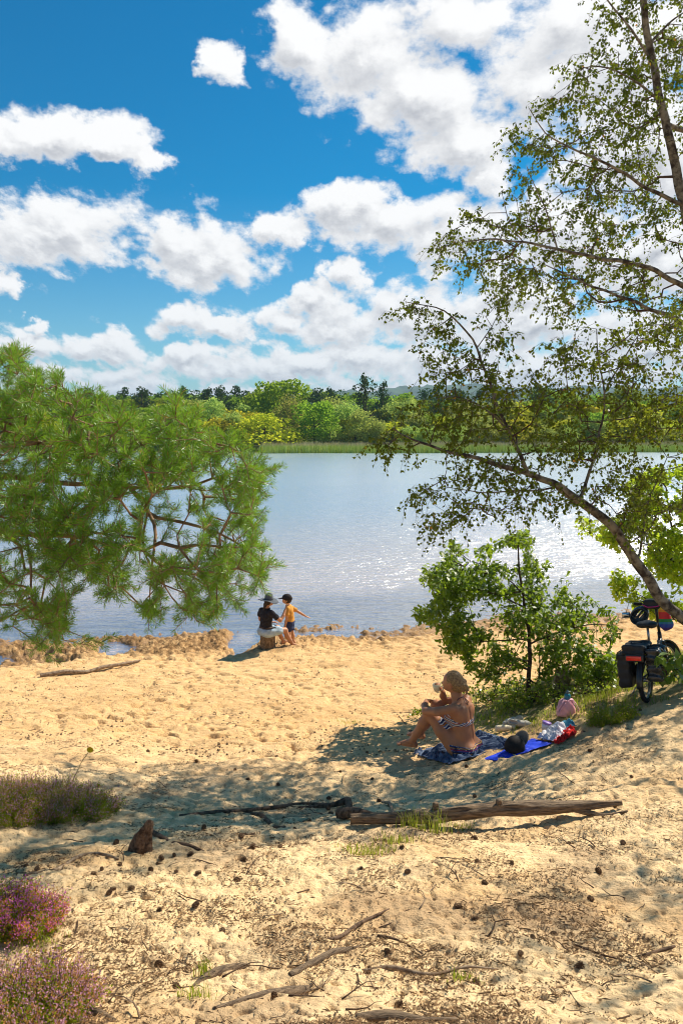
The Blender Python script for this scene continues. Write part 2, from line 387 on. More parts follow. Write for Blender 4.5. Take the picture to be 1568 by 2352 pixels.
bmp = N.n('ShaderNodeBump', {'Strength': calm, 'Distance': N.mr(N.n('ShaderNodeSeparateXYZ', (geo,), 1), 17.0, 70.0, .17, .07), 'Height': hh})
fr = N.n('ShaderNodeFresnel', {0: 1.333, 1: bmp})
gl = N.n('ShaderNodeBsdfGlossy', {0: (1, 1, 1), 1: .22, 'Normal': bmp})
tr = N.n('ShaderNodeBsdfTransparent', {0: (.80, .80, .74)})
deep = N.n('ShaderNodeBsdfDiffuse', {0: N.mix(N.mr(at, .15, 1.6), (.80, .66, .60), (.42, .56, .68))})  # depth tint, its diffuse brightened to stand in for cloud reflections
body = N.n('ShaderNodeMixShader', {0: N.mr(at, .0, .30), 1: tr, 2: deep})
sh_ = N.n('ShaderNodeMixShader', {0: N.m('MULTIPLY', fr, .75, clamp=True), 1: body, 2: gl})
t.links.new(sh_, t.nodes.new('ShaderNodeOutputMaterial').inputs[0])
water = mk('lake_water', np.stack([wx, wy, wz], -1).reshape(-1, 3), wf, m, smooth=True); water['kind'] = 'structure'
a = water.data.attributes.new('depth', 'FLOAT', 'POINT'); a.data.foreach_set('value', dep.ravel().astype(np.float32))

# ---------------------------------------------------------------- trees on the far shore
rs = np.random.RandomState(7)
def leafquads(P, D, s, rs, aspect=1.0):
    """one quad per point, turned mostly outward along D but at random"""
    n = len(P); nr = D+rs.normal(0, .75, (n, 3)); nr /= np.linalg.norm(nr, axis=1)[:, None]+1e-9
    a = np.cross(nr, rs.normal(0, 1, (n, 3))); a /= np.linalg.norm(a, axis=1)[:, None]+1e-9; b = np.cross(nr, a)
    s = (s*rs.uniform(.6, 1.4, n))[:, None]
    V = np.stack([P-a*s, P-b*s*aspect, P+a*s, P+b*s*aspect], 1)+rs.normal(0, .12, (n, 4, 3))*s[:, None]
    return V.reshape(-1, 3), np.arange(n*4).reshape(-1, 4)
def crown(kind, rs):
    pts = []; nrm = []
    def lump(c, r, n):
        d = rs.normal(0, 1, (n, 3)); d /= np.linalg.norm(d, axis=1)[:, None]; q = rs.uniform(.72, 1.06, n)[:, None]
        pts.append(c+d*q*np.array(r)); nrm.append(d)
    if kind == 'pine':
        H = 1.0
        for i in range(26):
            z = .12+.85*(i/25.0)**.9; w = (1-z)*.30+.07*rs.uniform(.3, 1.6); a = rs.uniform(0, 6.28); q = rs.uniform(.2, 1)
            if rs.rand() < .25: w *= 1.35
            lump(np.array((math.cos(a)*w*q, math.sin(a)*w*q, z)), (w*.55+.02, w*.55+.02, .045+.03*rs.rand()), 46)
    elif kind == 'shrub':
        for i in range(34):
            a = rs.uniform(0, 6.28); e = rs.uniform(0, 1.5); r = .42*rs.uniform(.55, 1)
            lump(np.array((math.cos(a)*math.cos(e)*r*1.25, math.sin(a)*math.cos(e)*r*1.25, .10+.72*math.sin(e)*rs.uniform(.7, 1))), (.17, .17, .15), 66)
    elif kind == 'willow':
        for i in range(44):
            a = rs.uniform(0, 6.28); e = rs.uniform(-1.1, 1.5); r = .38*rs.uniform(.5, 1)
            lump(np.array((math.cos(a)*math.cos(e*.8)*r, math.sin(a)*math.cos(e*.8)*r, .46+.42*math.sin(e)*rs.uniform(.6, 1))), (.12, .12, .15), 66)
    else:
        for i in range(48):
            a = rs.uniform(0, 6.28); e = rs.uniform(-1.1, 1.5); r = .42*rs.uniform(.5, 1.05)
            lump(np.array((math.cos(a)*math.cos(e*.8)*r, math.sin(a)*math.cos(e*.8)*r, .50+.43*math.sin(e)*rs.uniform(.7, 1))), (.13, .13, .10), 70)
    P = np.concatenate(pts); D = np.concatenate(nrm); k = P[:, 2] > .0
    return P[k], D[k]
FM = {'oak': leafmat('oak_leaves_far', (.09, .16, .012), (.22, .30, .025), (.45, .6, .05), .42, 0, 1.0, .10),
      'shrub': leafmat('sallow_leaves_far', (.20, .27, .015), (.42, .45, .035), (.9, .85, .05), .45, 0, 1.0, .10),
      'willow': leafmat('willow_leaves_far', (.26, .33, .06), (.44, .48, .12), (.6, .66, .14), .42, 0, 1.0, .12),
      'pine': leafmat('pine_needles_far', (.05, .10, .03), (.10, .16, .05), (.08, .14, .03), .2, 0, 1.0, .08)}
BARK = mat('far_bark', (.10, .075, .05), .9, .1, var=.3, vscale=3)
fvar = {}
for kd in ('oak', 'shrub', 'willow', 'pine'):
    L = []
    for q in range(4):
        P, D = crown(kd, rs); V, F = leafquads(P, D, {'pine': .016, 'shrub': .022, 'willow': .019, 'oak': .020}[kd], rs)
        me = mk('crown', V, F, FM[kd]); M_ = MB(); M_.tube([(0, 0, -.08), (.005, 0, .3), (0, .01, .62 if kd != 'pine' else .97)], [.024, .017, .006], 6)
        for w in range(5):
            a = rs.uniform(0, 6.28); M_.tube([(0, 0, .25+.07*w), (.12*math.cos(a), .12*math.sin(a), .38+.08*w), (.24*math.cos(a), .24*math.sin(a), .46+.09*w)], [.010, .007, .003], 5)
        tr_ = M_.obj('trunk', BARK)
        L.append((me.data, tr_.data)); bpy.data.objects.remove(me); bpy.data.objects.remove(tr_)
    fvar[kd] = L
FLAB = {'oak': 'round dark green oak among the trees on the far shore', 'shrub': 'low rounded yellow-green sallow bush on the far bank',
        'willow': 'pale grey-green willow among the trees on the far shore', 'pine': 'dark pine rising above the woods on the far shore'}
FCAT = {'oak': 'oak tree', 'shrub': 'bush', 'willow': 'willow tree', 'pine': 'pine tree'}
FNAME = {'oak': 'oak_tree', 'shrub': 'sallow_bush', 'willow': 'willow_tree', 'pine': 'pine_tree'}
HS = .78
def zone(x, y):
    xd = ((x/y)/raydir(342, 480)[0]+341)/K
    z = ('beyond the pine branches' if xd < 430 else 'left of the tallest oak' if xd < 620 else 'between tallest oak and tallest pine' if xd < 830 else 'between tallest pine and birch' if xd < 960 else 'seen through the left birch boughs' if xd < 1200 else 'seen through the right birch boughs' if xd < 1450 else 'near the right edge')
    return z, ('at the water edge' if y < 129.5 else 'mid-wood' if y < 168 else 'at the back')
def fartree(kd, x, y, h, w=None, label=None):
    z = float(T(np.array([x]), np.array([y]), True)[0]); w = w or h
    zn, rw = zone(x, y); label = label or {'oak': 'round dark green oak ', 'shrub': 'rounded yellow-green sallow ', 'willow': 'pale grey-green willow ', 'pine': 'dark pointed pine '}[kd]+rw+', '+zn
    e = thing(FNAME[kd], label, FCAT[kd], (x, y, z-.1), rs.uniform(0, 6.28), {'shrub': 'sallow bushes'}.get(kd, kd+' trees')+' on the far shore')
    h = h*HS; e.scale = (w, w, h)
    cr, tk = fvar[kd][rs.randint(4)]
    for nm, md in (('crown', cr), ('trunk', tk)):
        o = bpy.data.objects.new(nm, md); C.objects.link(o); o.parent = e
def fx(xd, Y): return raydir(xd*K, 480)[0]*Y
# landmark trees, placed by bearing (view x), distance, height, spread
fartree('shrub', fx(608, 121), 121, 6.9, 10.5, 'broad yellow-green sallow bush at the left end of the reeds')
fartree('shrub', fx(520, 122), 122, 6.6, 9.5, 'yellow-green sallow bush beside the hanging pine branch tip')
for xd, yy_, hh_, ww_, lb_ in ((450, 120, 6.0, 9, 'yellow-green sallow bush half hidden by the pine branch'), (560, 128, 8.2, 10, 'yellow-green rounded bush above the lower sallow'), (1450, 126, 6.5, 11, 'bright yellow-green bush seen between the birch branches at the right'), (1180, 127, 6.5, 8, 'bright green bush behind the reeds seen through the leaning birch')):
    fartree('shrub', fx(xd, yy_), yy_, hh_, ww_, lb_)
fartree('oak', fx(722, 124), 124, 9.0, 8.5, 'dark green oak standing behind the reed bed')
fartree('oak', fx(655, 140), 140, 14.6, 13, 'tallest broad oak rising above the far woods')
fartree('oak', fx(610, 150), 150, 12.8, 11, 'tall oak at the left shoulder of the highest crown')
fartree('willow', fx(668, 131), 131, 10.5, 7, 'grey-green willow between the sallow bush and the dark oak')
fartree('pine', fx(836, 141), 141, 15.0, 10.5, 'tallest dark pine right of the middle of the far shore')
fartree('pine', fx(878, 148), 148, 14.0, 10, 'dark pine just right of the tallest one')
fartree('pine', fx(1003, 150), 150, 13.8, 9, 'dark pine seen through the top of the leaning birch')
fartree('willow', fx(480, 135), 135, 10.3, 9); fartree('willow', fx(435, 142), 142, 10.6, 10)
fartree('willow', fx(795, 130), 130, 9.3, 8); fartree('willow', fx(835, 125), 125, 7.6, 7); fartree('willow', fx(770, 134), 134, 9.0, 8)
for i in range(16):
    xd = 120+i*33+rs.uniform(-12, 12); fartree('oak', fx(xd, 178), 178+rs.uniform(-4, 6), rs.uniform(10.2, 12.2), rs.uniform(12, 16))
for i in range(30):
    xd = 170+i*24+rs.uniform(-14, 14) if i < 26 else rs.uniform(860, 1100)
    fartree('pine', fx(xd, 175), 175+rs.uniform(-8, 14), rs.uniform(11.0, 14.3), rs.uniform(11, 15))
for i in range(44):
    xd = rs.uniform(60, 1620); Y = rs.uniform(138, 165)
    fartree(rs.choice(['oak', 'willow', 'oak', 'shrub']), fx(xd, Y), Y, rs.uniform(7.5, 11.0), rs.uniform(8, 12))
for i in range(38):
    xd = 60+i*42+rs.uniform(-12, 12); Y = rs.uniform(120, 127)+(8 if xd > 640 else 0)
    if 560 < xd < 760: continue
    fartree(rs.choice(['shrub', 'willow', 'shrub', 'oak', 'willow']), fx(xd, Y), Y, rs.uniform(4.5, 7.2), rs.uniform(7, 9.5))
for i in range(16):
    xd = 620+i*62+rs.uniform(-15, 15); Y = rs.uniform(123, 128)
    fartree('willow', fx(xd, Y), Y, rs.uniform(3.4, 5.4), rs.uniform(5, 7))
for i in range(40):
    xd = -60+i*44+rs.uniform(-15, 15); Y = rs.uniform(185, 260)
    fartree(rs.choice(['oak', 'pine', 'oak', 'pine']), fx(xd, Y), Y, rs.uniform(12, 15.5), rs.uniform(12, 16))
# reed bed
n = 26000; x = fx(1, 1)*0+rs.uniform(fx(600, 114), fx(1620, 114), n); y = far_y(x)+1.0+rs.uniform(0, 6.5, n)
h = 1.25+.3*pn(x*.3, y*.3, 4)+rs.uniform(-.3, .35, n); tip = rs.normal(0, .18, (n, 2)); z0 = T(x, y)*0-.05; w = rs.uniform(.03, .06, n); a = rs.uniform(0, 3.14, n)
B0 = np.stack([x-w*np.cos(a), y-w*np.sin(a), z0], -1); B1 = np.stack([x+w*np.cos(a), y+w*np.sin(a), z0], -1); Tp = np.stack([x+tip[:, 0], y+tip[:, 1], z0+h], -1)
m = bpy.data.materials.new('reeds'); m.use_nodes = True; t = m.node_tree; N = NG(t); b = t.nodes['Principled BSDF']
gn = N.n('ShaderNodeNewGeometry', out=None); zz = N.n('ShaderNodeSeparateXYZ', (gn.outputs[0],), 2)
cc = N.mix(gn.outputs['Random Per Island'], (.34, .48, .05), (.58, .62, .14)); cc = N.mix(N.mr(N.m('ADD', zz, N.m('MULTIPLY', gn.outputs['Random Per Island'], .3)), 1.0, 1.4), cc, (.60, .48, .26))
t.links.new(cc, b.inputs['Base Color']); b.inputs['Roughness'].default_value = .7
rd = mk('reed_bed', np.stack([B0, B1, Tp], 1).reshape(-1, 3), np.arange(n*3).reshape(-1, 3), m); tag(rd, 'bright green reeds with tawny tops fringing the far shore', 'reeds', None, 'stuff')

# haze over the lake and the hills
m = bpy.data.materials.new('haze'); m.use_nodes = True; t = m.node_tree; t.nodes.clear(); N = NG(t)
pv = t.nodes.new('ShaderNodeVolumePrincipled'); pv.inputs['Color'].default_value = (.55, .78, 1, 1); pv.inputs['Density'].default_value = .00022
t.links.new(pv.outputs[0], t.nodes.new('ShaderNodeOutputMaterial').inputs['Volume'])
v, f = bpy_box((7200, 7200, 130), 0); v = v+np.array((0, 0, 57.0))
hz = mk('haze', v, f, m); hz['kind'] = 'stuff'; hz['label'] = 'thin blue haze over the lake and the far hills'; hz['category'] = 'haze'
# ---------------------------------------------------------------- growing trees
def tubes(P0, P1, r0, r1, k=5):
    """tapered prisms, one per branch piece, as arrays"""
    D = P1-P0; L = np.linalg.norm(D, axis=1)[:, None]+1e-9; D = D/L
    ref = np.where(np.abs(D[:, 2:3]) < .9, np.array([[0, 0, 1.]]), np.array([[1., 0, 0]]))
    a = np.cross(D, ref); a /= np.linalg.norm(a, axis=1)[:, None]; b = np.cross(D, a)
    th = 2*np.pi*np.arange(k)/k; c = np.cos(th)[None, :, None]; s = np.sin(th)[None, :, None]
    ring = a[:, None]*c+b[:, None]*s
    V = np.concatenate([P0[:, None]+ring*r0[:, None, None], P1[:, None]+ring*r1[:, None, None]], 1)
    j = np.arange(k); q = np.stack([j, (j+1) % k, (j+1) % k+k, j+k], -1)
    F = (np.arange(len(P0))*2*k)[:, None, None]+q[None]
    return V.reshape(-1, 3), F.reshape(-1, 4)
def grow(limbs, att, bias=.35, rtip=.0016, pw=.42, wob=.0, rs=None, seg=.14):
    """limbs: [(points, r_start, r_end)], first point of a limb joins the nearest earlier node. att: points the twigs reach.
    returns nodes, parents, radii, index of the attractor nodes"""
    N_ = []; par = []; rad = []; plen = []
    for (P, ra, rb) in limbs:
        P = np.array(P, float); out = [P[0]]
        # smooth the polyline
        t = np.arange(len(P)); L = np.r_[0, np.cumsum(np.linalg.norm(np.diff(P, axis=0), axis=1))]
        n = max(2, int(L[-1]/.10)); s = np.linspace(0, L[-1], n)
        Q = np.stack([np.interp(s, L, P[:, i]) for i in range(3)], -1)
        for _ in range(3): Q[1:-1] = (Q[:-2]+2*Q[1:-1]+Q[2:])/4
        if rs is not None: Q[1:] += np.stack([pn(s[1:]*3, s[1:]*0+i*7.3+P[0][0]*9, 3)*.022 for i in range(3)], -1)
        if N_:
            j = int(np.argmin(np.linalg.norm(np.array(N_)-Q[0], axis=1))); prev = j; base = plen[j]
        else: prev = -1; base = 0
        for i in range(n):
            N_.append(Q[i]); par.append(prev); rad.append(ra+(rb-ra)*i/(n-1)); plen.append(base+s[i]*.35); prev = len(N_)-1
    nl = len(N_)
    N_ = np.array(N_); m = len(att)
    d = np.linalg.norm(att[:, None]-N_[None], axis=2)+bias*np.array(plen)[None]; bi = d.argmin(1); bc = d[np.arange(m), bi]
    done = np.zeros(m, bool); nodes = [*N_]; ids = np.zeros(m, int)
    # nodes nearest the limbs attach first
    for _ in range(m):
        c = np.where(done, 1e9, bc); i = int(c.argmin()); done[i] = True
        p = nodes[bi[i]]; q = att[i]; L = np.linalg.norm(q-p); k = max(1, int(L/seg)); prev = bi[i]; bl = plen[prev]
        off = np.zeros(3) if rs is None else rs.normal(0, wob*L, 3)
        new = []
        for s in range(1, k+1):
            f = s/k; w = p+(q-p)*f+off*math.sin(math.pi*f); nodes.append(w); par.append(prev); rad.append(0.0); plen.append(bl+L*f); prev = len(nodes)-1; new.append(prev)
        ids[i] = prev
        for j in new:
            dd = np.linalg.norm(att-nodes[j], axis=1)+bias*plen[j]; u = dd < bc; bc = np.where(u, dd, bc); bi = np.where(u, j, bi)
    nodes = np.array(nodes); par = np.array(par)
    cnt = np.zeros(len(nodes)); cnt[ids] = 1
    for i in range(len(nodes)-1, nl-1, -1):
        if par[i] >= nl: cnt[par[i]] += cnt[i]
    rr_ = np.array(rad); sel = np.arange(len(nodes)) >= nl
    rr_[sel] = rtip*np.maximum(1, cnt[sel])**pw
    return nodes, par, rr_, ids, nl
def woody(nodes, par, rad, ids, nl, m1, m2, parent, org, lo=0, k1=9, extra=None):
    i = np.arange(len(nodes)); VV = []; FF = []; II = []; n = 0
    for a, b, k, q in ((lo, nl, k1, 0), (nl, len(nodes), 4, 1)):
        s = (par >= 0) & (i >= a) & (i < b); j = i[s]; p = par[s]
        V, F = tubes(nodes[p]-org, nodes[j]-org, np.minimum(rad[p], rad[j]*1.5), rad[j], k)
        VV.append(V); FF.append(F+n); n += len(V); II += [q]*len(F)
    if extra is not None:
        V, F = tubes(*extra, 4); VV.append(V); FF.append(F+n); II += [1]*len(F)
    return mk('trunk', np.concatenate(VV), np.concatenate(FF), [m1, m2], parent, True, II)
def inpoly(P, poly):
    x, y = P[:, 0], P[:, 1]; c = np.zeros(len(P), bool); n = len(poly)
    for i in range(n):
        x0, y0 = poly[i]; x1, y1 = poly[(i+1) % n]
        k = ((y0 > y) != (y1 > y)) & (x < (x1-x0)*(y-y0)/(y1-y0+1e-12)+x0); c ^= k
    return c
def fill(poly, n, Y0, Y1, rs, keep=None):
    """random points in the volume whose outline is poly (1568-wide view), between distances Y0 and Y1"""
    out = []; xs = [p[0] for p in poly]; ys = [p[1] for p in poly]; tot = 0
    while tot < n:
        q = np.stack([rs.uniform(min(xs), max(xs), n), rs.uniform(min(ys), max(ys), n)], -1); q = q[inpoly(q, poly)]
        if keep is not None: q = q[rs.rand(len(q)) < keep(q[:, 0], q[:, 1])]
        Y = rs.uniform(Y0, Y1, len(q)); a = (q[:, 0]*K-341)/FPX; b = (512-q[:, 1]*K)/FPX; c, s = math.cos(PITCH), math.sin(PITCH)
        yy = c+b*s; out.append(np.stack([a/yy*Y, Y, CAMZ+(-s+b*c)/yy*Y], -1)); tot += len(q)
    return np.concatenate(out)[:n]
def orient(P, ax, up, shape, size, curl=0.0):
    """place a flat leaf outline (m,2) at every P: axis ax = leaf midrib, up = leaf normal"""
    b = np.cross(up, ax); b /= np.linalg.norm(b, axis=1)[:, None]+1e-9; up = np.cross(ax, b)
    sh = np.array(shape); sz = size[:, None, None]
    V = P[:, None]+ax[:, None]*sh[None, :, 0:1]*sz+b[:, None]*sh[None, :, 1:2]*sz+up[:, None]*(np.abs(sh[None, :, 1:2])*.35-curl*sh[None, :, 0:1]**2)*sz
    return V.reshape(-1, 3)
def nrm(v): return v/(np.linalg.norm(v, axis=1)[:, None]+1e-9)
LEAF = [(0, 0), (.22, .26), (.5, .36), (.8, .16), (1.02, 0), (.8, -.16), (.5, -.36), (.22, -.26)]
OAK = [(0, .03), (.18, .13), (.26, .08), (.38, .26), (.50, .15), (.64, .33), (.74, .20), (.88, .22), (1.0, .06), (1.0, -.06), (.88, -.22), (.74, -.20), (.64, -.33), (.50, -.15), (.38, -.26), (.26, -.08), (.18, -.13), (0, -.03)]

bark_birch = mat('birch_bark', (.24, .21, .16), .85, .1, bump=.010, bscale=26, vscale=11, col2=(.045, .034, .028))
bark_twig = mat('twig_bark', (.085, .05, .035), .8, .15, var=.3, vscale=10)
bark_pine = mat('pine_bark', (.36, .23, .14), .85, .1, bump=.004, bscale=50, vscale=15, col2=(.17, .10, .065))
bark_oak = mat('oak_bark', (.09, .065, .05), .9, .1, bump=.005, bscale=50, vscale=20, col2=(.04, .03, .022))

# ---- pine branches reaching in from the left
rs = np.random.RandomState(11)
PO = [(-90,815),(45,812),(95,880),(150,885),(185,935),(240,925),(300,965),(345,965),(400,930),(440,960),(470,1010),(520,1000),(548,1030),(590,1055),(612,1085),(585,1140),(590,1200),(625,1290),(590,1345),(520,1395),(450,1420),(405,1410),(415,1340),(375,1340),(360,1410),(320,1410),(325,1330),(300,1330),(265,1370),(190,1360),(150,1400),(160,1450),(100,1475),(60,1400),(0,1430),(-90,1420)]
holes = [(385,1225,62,70,.04),(420,1150,50,35,.3),(330,1345,30,60,.2),(290,1180,55,35,.35),(120,1360,60,40,.45),(450,1330,40,30,.4),(225,985,40,25,.5),(60,1330,60,35,.4),(540,1080,30,25,.5),(530,1330,25,20,.4)]
def pkeep(x, y):
    k = np.clip(.70+1.1*pn(x*.011, y*.013, 77), .12, 1)
    for (a, b, ra, rb, v) in holes: k = k*(1-(1-v)*np.exp(-(((x-a)/ra)**2+((y-b)/rb)**2)**2))
    return k
att = fill(PO, 1400, 4.3, 6.0, rs, pkeep)
ext = []     # single sprays that stick out of the outline
for (x, y) in [(30,1440),(60,1460),(95,1480),(105,1500),(70,1420),(130,1440),(85,1395),(140,1400),(185,1480),(230,1478),(345,1380),(355,1400),(340,1410),(370,1395),(430,1420),(480,1415),(455,1430),(540,1385),(620,1290),(605,1300),(600,1330),(600,1085),(610,1080),(205,905),(210,930),(250,945),(440,965),(430,985),(35,830),(50,850),(20,870),(90,875)]:
    ext.append(dp(x, y, rs.uniform(4.7, 5.3)))
att = np.concatenate([att, np.array(ext)])
trunk0 = np.array((-3.75, 5.6, 0)); trunk0[2] = gz(-3.75, 5.6)
limbs = [([trunk0, trunk0+(0, 0, 1.5), trunk0+(.05, .05, 3.0), trunk0+(.0, .1, 5.0)], .13, .05),
 ([trunk0+(.05, .05, 1.7), dp(-120,1190,5.4), dp(0,1215,5.3), dp(120,1232,5.1), dp(235,1250,5.0), dp(330,1262,4.9)], .035, .008),
 ([trunk0+(.05, .05, 2.2), dp(-120,1010,5.4), dp(0,1030,5.2), dp(90,1010,5.1), dp(200,1035,5.0), dp(330,1010,5.1), dp(455,1000,5.1)], .032, .005),
 ([trunk0+(.05, .05, 2.3), dp(-100,1085,5.5), dp(30,1090,5.4), dp(150,1110,5.3), dp(300,1125,5.3), dp(430,1120,5.3), dp(560,1085,5.3)], .034, .006),
 ([trunk0+(.05, .05, 2.6), dp(-100,935,5.4), dp(40,900,5.3), dp(130,895,5.2)], .024, .005),
 ([dp(300,1125,5.3), dp(360,1190,5.2), dp(375,1250,5.0), dp(340,1300,4.9), dp(345,1380,4.9)], .016, .004),
 ([dp(360,1190,5.2), dp(450,1200,5.1), dp(530,1230,5.1), dp(600,1290,5.0)], .013, .004),
 ([dp(60,1222,5.2), dp(80,1300,5.0), dp(70,1400,4.9), dp(110,1450,4.8), dp(150,1468,4.8)], .010, .003)]
nodes, par, rad, ids, nl = grow(limbs, att, .45, .0024, .42, .10, rs, .09)
PX = thing('pine_tree', 'green scots pine reaching in from the left edge with long needled branches', 'pine tree', trunk0)
org = trunk0
first = int(np.round(5.0/.10))
# needle shoots: at every attractor and along the thin twigs just behind it
tips = []; dirs = []; ln = []
ch = np.zeros(len(nodes)); np.add.at(ch, par[par >= 0], 1)
for i in range(nl, len(nodes)):
    if rad[i] < .0040:
        d = nodes[i]-nodes[par[i]]; L = np.linalg.norm(d)
        tips.append(nodes[par[i]]); dirs.append(d/(L+1e-9)); ln.append(min(L, .13))
for i in ids:
    d = nodes[i]-nodes[par[i]]; d = d/(np.linalg.norm(d)+1e-9)
    for q in range(2 if rs.rand() < .6 else 3):
        e = d+rs.normal(0, .45, 3)+np.array((0, 0, .45 if q else .25)); e /= np.linalg.norm(e); tips.append(nodes[i]); dirs.append(e); ln.append(rs.uniform(.05, .12))
tips = np.array(tips); dirs = np.array(dirs); ln = np.array(ln)
woody(nodes, par, rad, ids, nl, bark_pine, bark_pine, PX, org, 0, 9, (tips-org, tips+dirs*ln[:, None]-org, np.full(len(tips), .0022), np.full(len(tips), .0016)))
per = 50; n = len(tips)*per
ti = np.repeat(np.arange(len(tips)), per); s = rs.uniform(.05, 1.0, n)**.8
base = tips[ti]+dirs[ti]*(ln[ti]*s)[:, None]
side = nrm(np.cross(dirs[ti], rs.normal(0, 1, (n, 3))))
dn = nrm(dirs[ti]*rs.uniform(.45, 1.5, n)[:, None]+side+np.array((0, 0, .12)))
L = rs.uniform(.034, .056, n); w = nrm(np.cross(dn, rs.normal(0, 1, (n, 3))))*.0016
b0 = base-org; b1 = b0+dn*(L*.6)[:, None]+np.array((0, 0, -.001)); b2 = b0+dn*L[:, None]
V = np.stack([b0-w*.7, b1-w, b2, b1+w], 1).reshape(-1, 3)
pn_m = leafmat('pine_needles', (.045, .13, .012), (.19, .38, .035), (.42, .68, .05), .32, .12, 9.0, 0, ((.50, .30, .05), .965), .5)
mk('crown', V, np.arange(n*4).reshape(-1, 4), pn_m, PX)
print('PINE', len(tips), n)

# ---- birches
def gap(att, rs, r=.62):       # an opening in the crowns through which the sun reaches the rug
    g_ = Gd(1075, 1690)+(0, 0, .45); v = att-g_; t_ = v@sd; d = np.linalg.norm(v-t_[:, None]*sd, axis=1); return att[(d > r+.12*rs.normal(0, 1, len(att))) | (rs.rand(len(att)) < .10) | (t_ < 0)]
def birch(limbs, att, label, rs, org, name='birch_tree', nleaf=12, trunk_nodes=0, lm=None, size=.037, drop=.30):
    att = gap(att, rs); limbs = [(p, a*.86, b*.86) for p, a, b in limbs]; nodes, par, rad, ids, nl = grow(limbs, att, .30, .0016, .45, .09, rs, .12)
    e = thing(name, label, 'birch tree', org)
    i = np.arange(len(nodes))
    # drooping twigs with leaves
    T0 = nodes[ids]; m = len(T0); d0 = nrm(T0-nodes[par[ids]])
    d0 = nrm(d0+rs.normal(0, .35, (m, 3))); L = rs.uniform(.45, 1.15, m)*drop
    q1 = T0+d0*(L*.45)[:, None]; d1 = nrm(d0*.6+np.array((0, 0, -.75))+rs.normal(0, .12, (m, 3))); q2 = q1+d1*(L*.6)[:, None]
    woody(nodes, par, rad, ids, nl, bark_birch, bark_twig, e, org, 0, 10, (np.concatenate([T0, q1])-org, np.concatenate([q1, q2])-org, np.full(2*m, .0016), np.full(2*m, .0011)))
    k = nleaf; t = rs.uniform(0, 1, (m, k)); pos = np.where(t[..., None] < .45, T0[:, None]+(q1-T0)[:, None]*(t/.45)[..., None], q1[:, None]+(q2-q1)[:, None]*((t-.45)/.55)[..., None]).reshape(-1, 3)
    # a share of the leaves along the thin branches
    thin = np.where((rad < .004) & (i >= nl))[0]; pick = rs.choice(thin, int(m*k*.35)); f = rs.rand(len(pick))[:, None]
    pos = np.concatenate([pos, nodes[pick]*f+nodes[par[pick]]*(1-f)]); n = len(pos)
    ax = nrm(rs.normal(0, .6, (n, 3))+np.array((0, 0, -.75))); up = nrm(rs.normal(0, 1, (n, 3)))
    st_ = ax*.012+rs.normal(0, .006, (n, 3))
    V = orient(pos+st_-org, ax, up, LEAF, rs.uniform(.75, 1.15, n)*size, .25)
    mk('crown', V, np.arange(n*8).reshape(-1, 8), lm or birch_m, e)
    print('BIRCH', m, n); return e
birch_m = leafmat('birch_leaves', (.035, .062, .012), (.085, .11, .018), (.30, .36, .02), .36, .05, 1.0, 0, ((.45, .22, .04), .988), .5)
rs = np.random.RandomState(5)
# the leaning birch by the bicycle
b0 = np.array((4.75, 8.6, 0)); b0[2] = gz(4.75, 8.6)
TR = [b0-(0, 0, .1), b0+(-.18, 0, .45), dp(1585,1432,8.55), dp(1545,1410,8.5), dp(1500,1352,8.5), dp(1462,1290,8.5), dp(1420,1228,8.45), dp(1375,1180,8.4), dp(1330,1148,8.4), dp(1285,1118,8.3)]
lb = [(TR, .085, .050),
 ([dp(1285,1118,8.3), dp(1240,1100,8.3), dp(1190,1082,8.2), dp(1130,1062,8.1), dp(1060,1045,8.1), dp(1000,1034,8.0), dp(960,1020,8.0), dp(900,985,7.9)], .045, .007),
 ([dp(1212,1090,8.2), dp(1185,1030,8.2), dp(1160,985,8.2), dp(1140,920,8.2), dp(1115,850,8.2), dp(1095,800,8.2), dp(1060,740,8.1), dp(1010,705,8.1), dp(930,695,8.0)], .026, .004),
 ([dp(1160,985,8.2), dp(1110,930,8.1), dp(1060,905,8.1), dp(1000,915,8.0)], .012, .004),
 ([dp(1330,1148,8.4), dp(1365,1060,8.5), dp(1380,980,8.6), dp(1390,900,8.6), dp(1375,850,8.6), dp(1372,760,8.6)], .022, .005),
 ([dp(1390,900,8.6), dp(1430,830,8.7), dp(1475,750,8.8)], .013, .004),
 ([dp(1285,1118,8.3), dp(1230,1130,8.3), dp(1160,1128,8.2), dp(1100,1135,8.1), dp(1030,1120,8.0)], .013, .005),
 ([dp(1462,1290,8.5), dp(1480,1230,8.6), dp(1472,1200,8.6), dp(1500,1120,8.7), dp(1530,1050,8.8)], .016, .005),
 ([dp(1240,1100,8.3), dp(1190,1140,8.1), dp(1140,1190,7.9)], .009, .003),
 ([dp(1095,800,8.2), dp(1130,760,8.2), dp(1150,700,8.3)], .007, .003)]
PA = [(890,720),(950,690),(1010,700),(1040,740),(1100,790),(1110,720),(1150,680),(1165,730),(1190,790),(1180,850),(1240,850),(1280,740),(1330,740),(1370,760),(1430,720),(1480,740),(1560,700),(1600,760),(1600,1180),(1500,1200),(1480,1260),(1380,1190),(1300,1170),(1230,1200),(1180,1180),(1120,1190),(1090,1180),(1060,1210),(1000,1230),(960,1200),(945,1150),(960,1090),(930,1020),(880,1060),(865,1020),(890,950),(960,920),(1010,900),(980,860),(965,800),(980,770),(920,730)]
pa_h = [(1230,790,55,60,.1),(920,800,60,60,.0),(990,1060,60,40,.35),(1190,900,60,25,.5),(1420,930,60,30,.6),(1480,1060,80,40,.6),(1100,880,40,30,.5),(1000,1160,35,30,.4)]
